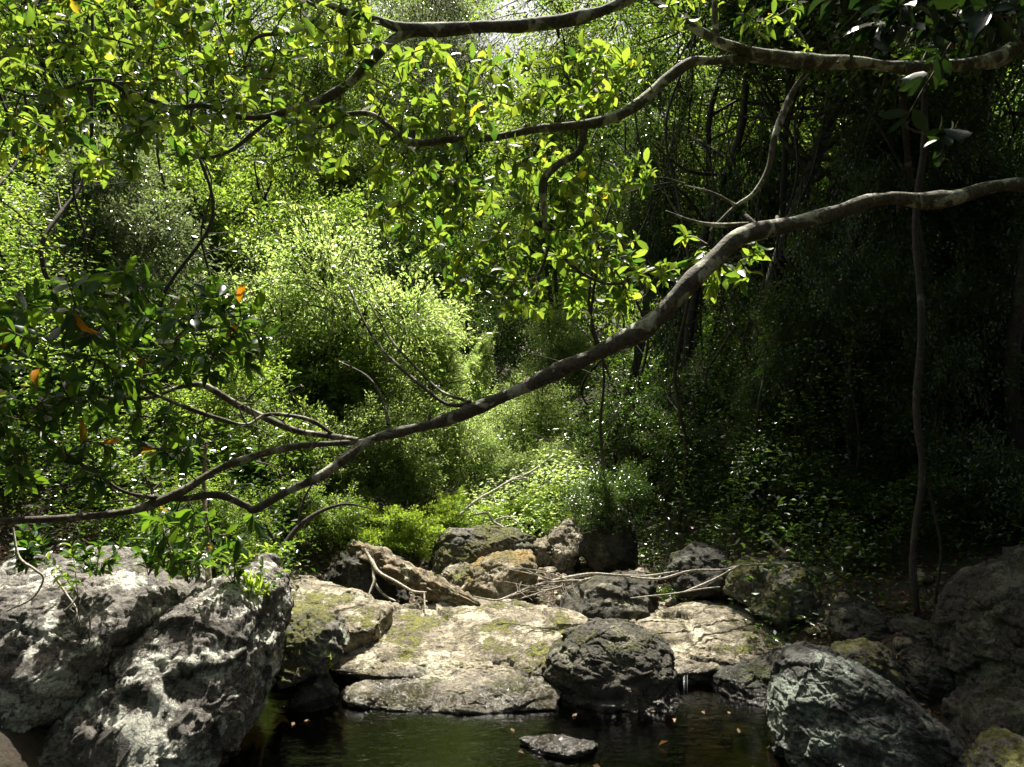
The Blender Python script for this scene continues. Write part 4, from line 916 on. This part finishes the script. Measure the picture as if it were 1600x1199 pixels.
leafy_stem('upright seedling at the right rim of the left boulder', 405, 5.2, 935, 5, .06, 14)
leafy_stem('lone bright seedling among the shaded stones at right', 1225, 7.4, 850, 5, .06, 15, 'leaf_dark')

leafy_stem('dark seedling near the left edge above the broad boulder', 40, 4.7, 890, 7, .09, 21, 'leaf_dark')
leafy_stem('green seedling between the left edge and the forked twig', 150, 4.9, 893, 6, .08, 22, 'leaf_dark')
leafy_stem('broad-leaved seedling just left of the brown stem', 295, 5.2, 905, 7, .08, 23, 'leaf_over')
leafy_stem('bushy seedling spilling over the back of the mossy ledge', 430, 6.2, 890, 7, .07, 24, 'leaf_over')
r = np.random.RandomState(55)
def scatter(name, label, cat, n, fx, L, W, mat, tmpl=LT_FAR, up=1.0, lift=.01):
    P = fx(n); A = r.normal(size=(n, 3)); A[:, 2] *= .25; Nn = r.normal(size=(n, 3))*.45; Nn[:, 2] = up
    P = P+np.array([0, 0, lift]); V, Fa, rr = leaves(P, A, Nn, L*r.uniform(.5, 1.2, n), L*W, tmpl, r.rand(n))
    tag(link(name, mesh(name, V, Fa, M[mat], False, rr)), label, cat, kind='stuff')
def litter_pts(n):
    x = r.uniform(-5, 6, n); y = r.uniform(4.5, 13, n); z = H_arr(x, y); k = z > .05
    return np.stack([x, y, z], -1)[k]
P = litter_pts(30000)
fx_, fy_ = r.uniform(-1.6, 1.6, 18), 5.55-1.3*r.rand(18)**2; fk = H_arr(fx_, fy_) < -.05
P = np.vstack([P, np.stack([fx_, fy_, fx_*0-.004], -1)[fk]]); n = len(P)
scatter('leaf_litter', 'brown fallen leaves scattered over the banks', 'leaf litter', n, lambda _: P, .06, .45, 'litter')
# low undergrowth on both banks
def under_pts(n):
    x = np.concatenate([r.uniform(-14, -1.9, n//2), r.uniform(1.9, 18, n//2)]); y = 6.3+24*r.rand(len(x))**1.5
    x = np.where(r.rand(len(x)) < .12, r.uniform(-1.5, 1.8, len(x)), x); y = np.where(np.abs(x) < 1.85, r.uniform(10, 18, len(x)), y)
    z = H_arr(x, y); d = fbm(np.stack([x*.9, y*.9, x*0], -1), 3); k = (d > -.25)
    return np.stack([x, y, z+r.rand(len(x))**1.6*(.5+.05*y)*(d+.6)], -1)[k]
P = under_pts(260000)
scatter('undergrowth', 'low tangled green undergrowth covering the forest floor', 'undergrowth', len(P), lambda _: P, .045+.004*P[:, 1], .45, 'leaf_forest')
def thicket(name, label, n, x0, x1, y0, y1, hmax, L, mat, keep):
    x = r.uniform(x0, x1, n); y = y0+(y1-y0)*r.rand(n)**1.3; b = fbm(np.stack([x*.8+keep, y*.8, x*0+keep], -1), 3)
    hh = np.clip(.5+b*.9, .05, 1.3)*hmax*sstep(0, 1.2, np.minimum(x-x0, x1-x)+.1); q = r.rand(n)**.7
    # leaves sit in small sprays
    cx_, cy_ = np.round(x*5)/5, np.round(y*5)/5; j = vnoise(np.stack([cx_*9.1, cy_*9.3, np.round(q*hh*6)*1.7], -1))
    k = j > -.25
    P = np.stack([x, y, H_arr(x, y)+q*hh], -1)[k]
    scatter(name, label, 'thicket', len(P), lambda _: P, L+.003*P[:, 1], .42, mat)
thicket('sunlit_thicket', 'bright green thicket filling the valley floor behind the creek', 120000, -4.8, 1.5, 9.3, 20, 1.15, .03, 'leaf_bright', 2)
thicket('bank_thicket', 'tangled shrub growth covering the left bank behind the boulders', 150000, -9, -2.1, 6.3, 16, 2.0, .03, 'leaf_mid', 5)
# gravel and cobbles wedged between the slabs
S0, F0 = sphere_grid(5, 5); Vs, Fs, k0 = [], [], 0
for k in range(2600):
    y = r.uniform(5.5, 10.5); x = .1+r.normal()*1.3; z = hz(x, y) if False else None
    Vs.append((x, y, .012+.05*r.rand()**3))
G = np.array(Vs); gz = H_arr(G[:, 0], G[:, 1]); V_, F_ = [], []
for k in range(len(G)):
    sc3 = G[k, 2]*r.uniform(.7, 1.5, 3)*np.array([1.2, 1.2, .7]); q = S0*(1+.25*vnoise(S0*1.7+k)[:, None])*sc3
    V_.append(q+np.array([G[k, 0], G[k, 1], gz[k]+sc3[2]*.3])); F_.append(F0+k*len(S0))
tag(link('gravel', mesh('gravel', np.concatenate(V_), np.concatenate(F_), M['rock_slab'])), 'gravel and small cobbles packed between the creek rocks', 'gravel', kind='stuff')
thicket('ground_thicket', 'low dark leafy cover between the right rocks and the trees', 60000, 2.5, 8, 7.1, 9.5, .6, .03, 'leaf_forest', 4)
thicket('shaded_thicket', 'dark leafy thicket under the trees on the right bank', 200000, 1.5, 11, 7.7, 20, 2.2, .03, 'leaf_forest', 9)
# far wooded slope as one mass: clumps of leaves on tall mounds with a gap under the bright sky
Vs, Fs, Rs, k0 = [], [], [], 0
for k in range(75):
    Yd = r.uniform(26, 48); px = r.uniform(-150, 1750); x = (px-CX)/F*Yd; g = hz(x, Yd)
    top = r.uniform(10, 17)+(3 if px > 1000 else 0)+(2 if px < 350 else 0)
    if 520 < px < 800: top = H+(HZ-r.uniform(60, 250))/F*Yd
    nl = 2600; h_ = max(3, top-g)
    d_ = r.normal(size=(nl, 3)); d_ /= np.linalg.norm(d_, axis=1)[:, None]; rad = r.uniform(.5, 1, nl)**.5*(1+.45*fbm(d_*2.5+k, 3))
    C_ = np.array([x, Yd, g+h_*.55]); Pk = C_+d_*rad[:, None]*np.array([3.0, 2.5, h_*.47])
    Nn = d_+r.normal(size=(nl, 3))*.5+np.array([0, 0, .8]); A = r.normal(size=(nl, 3)); A[:, 2] -= .4
    V, Fa, rr = leaves(Pk, A, Nn, .30*r.uniform(.6, 1.3, nl), .15, LT_FAR, r.rand(nl)*.7+.25*(k % 4)/4)
    Vs.append(V); Fs.append(Fa+k0); k0 += len(V); Rs.append(rr)
tag(link('far_woodland', mesh('far_woodland', np.concatenate(Vs), np.concatenate(Fs), M['leaf_mid'], False, np.concatenate(Rs))), 'far wooded slope closing the valley behind the creek', 'woodland', kind='stuff')

# little waterfall right of the central boulder
tb = TB(); r = np.random.RandomState(9)
for k in range(3):
    x0 = r.uniform(1068, 1082); y0 = 1052+r.rand()*6
    q = px_path([(x0, y0, 6.1), (x0, 1068, 5.98), (x0+.5, 1090, 5.93), (x0+1, 1112, 5.9)])
    tb.tube(spline(q, 5), np.linspace(.002, .001, 16)*r.uniform(.6, 1.6), 5, 0)
o = tb.build('waterfall', M['foam'], None, (1.2, 6, 0)); o.location = (1.2, 6, 0)
tag(o, 'thin white trickle falling into the pool right of the central boulder', 'waterfall', kind='stuff')
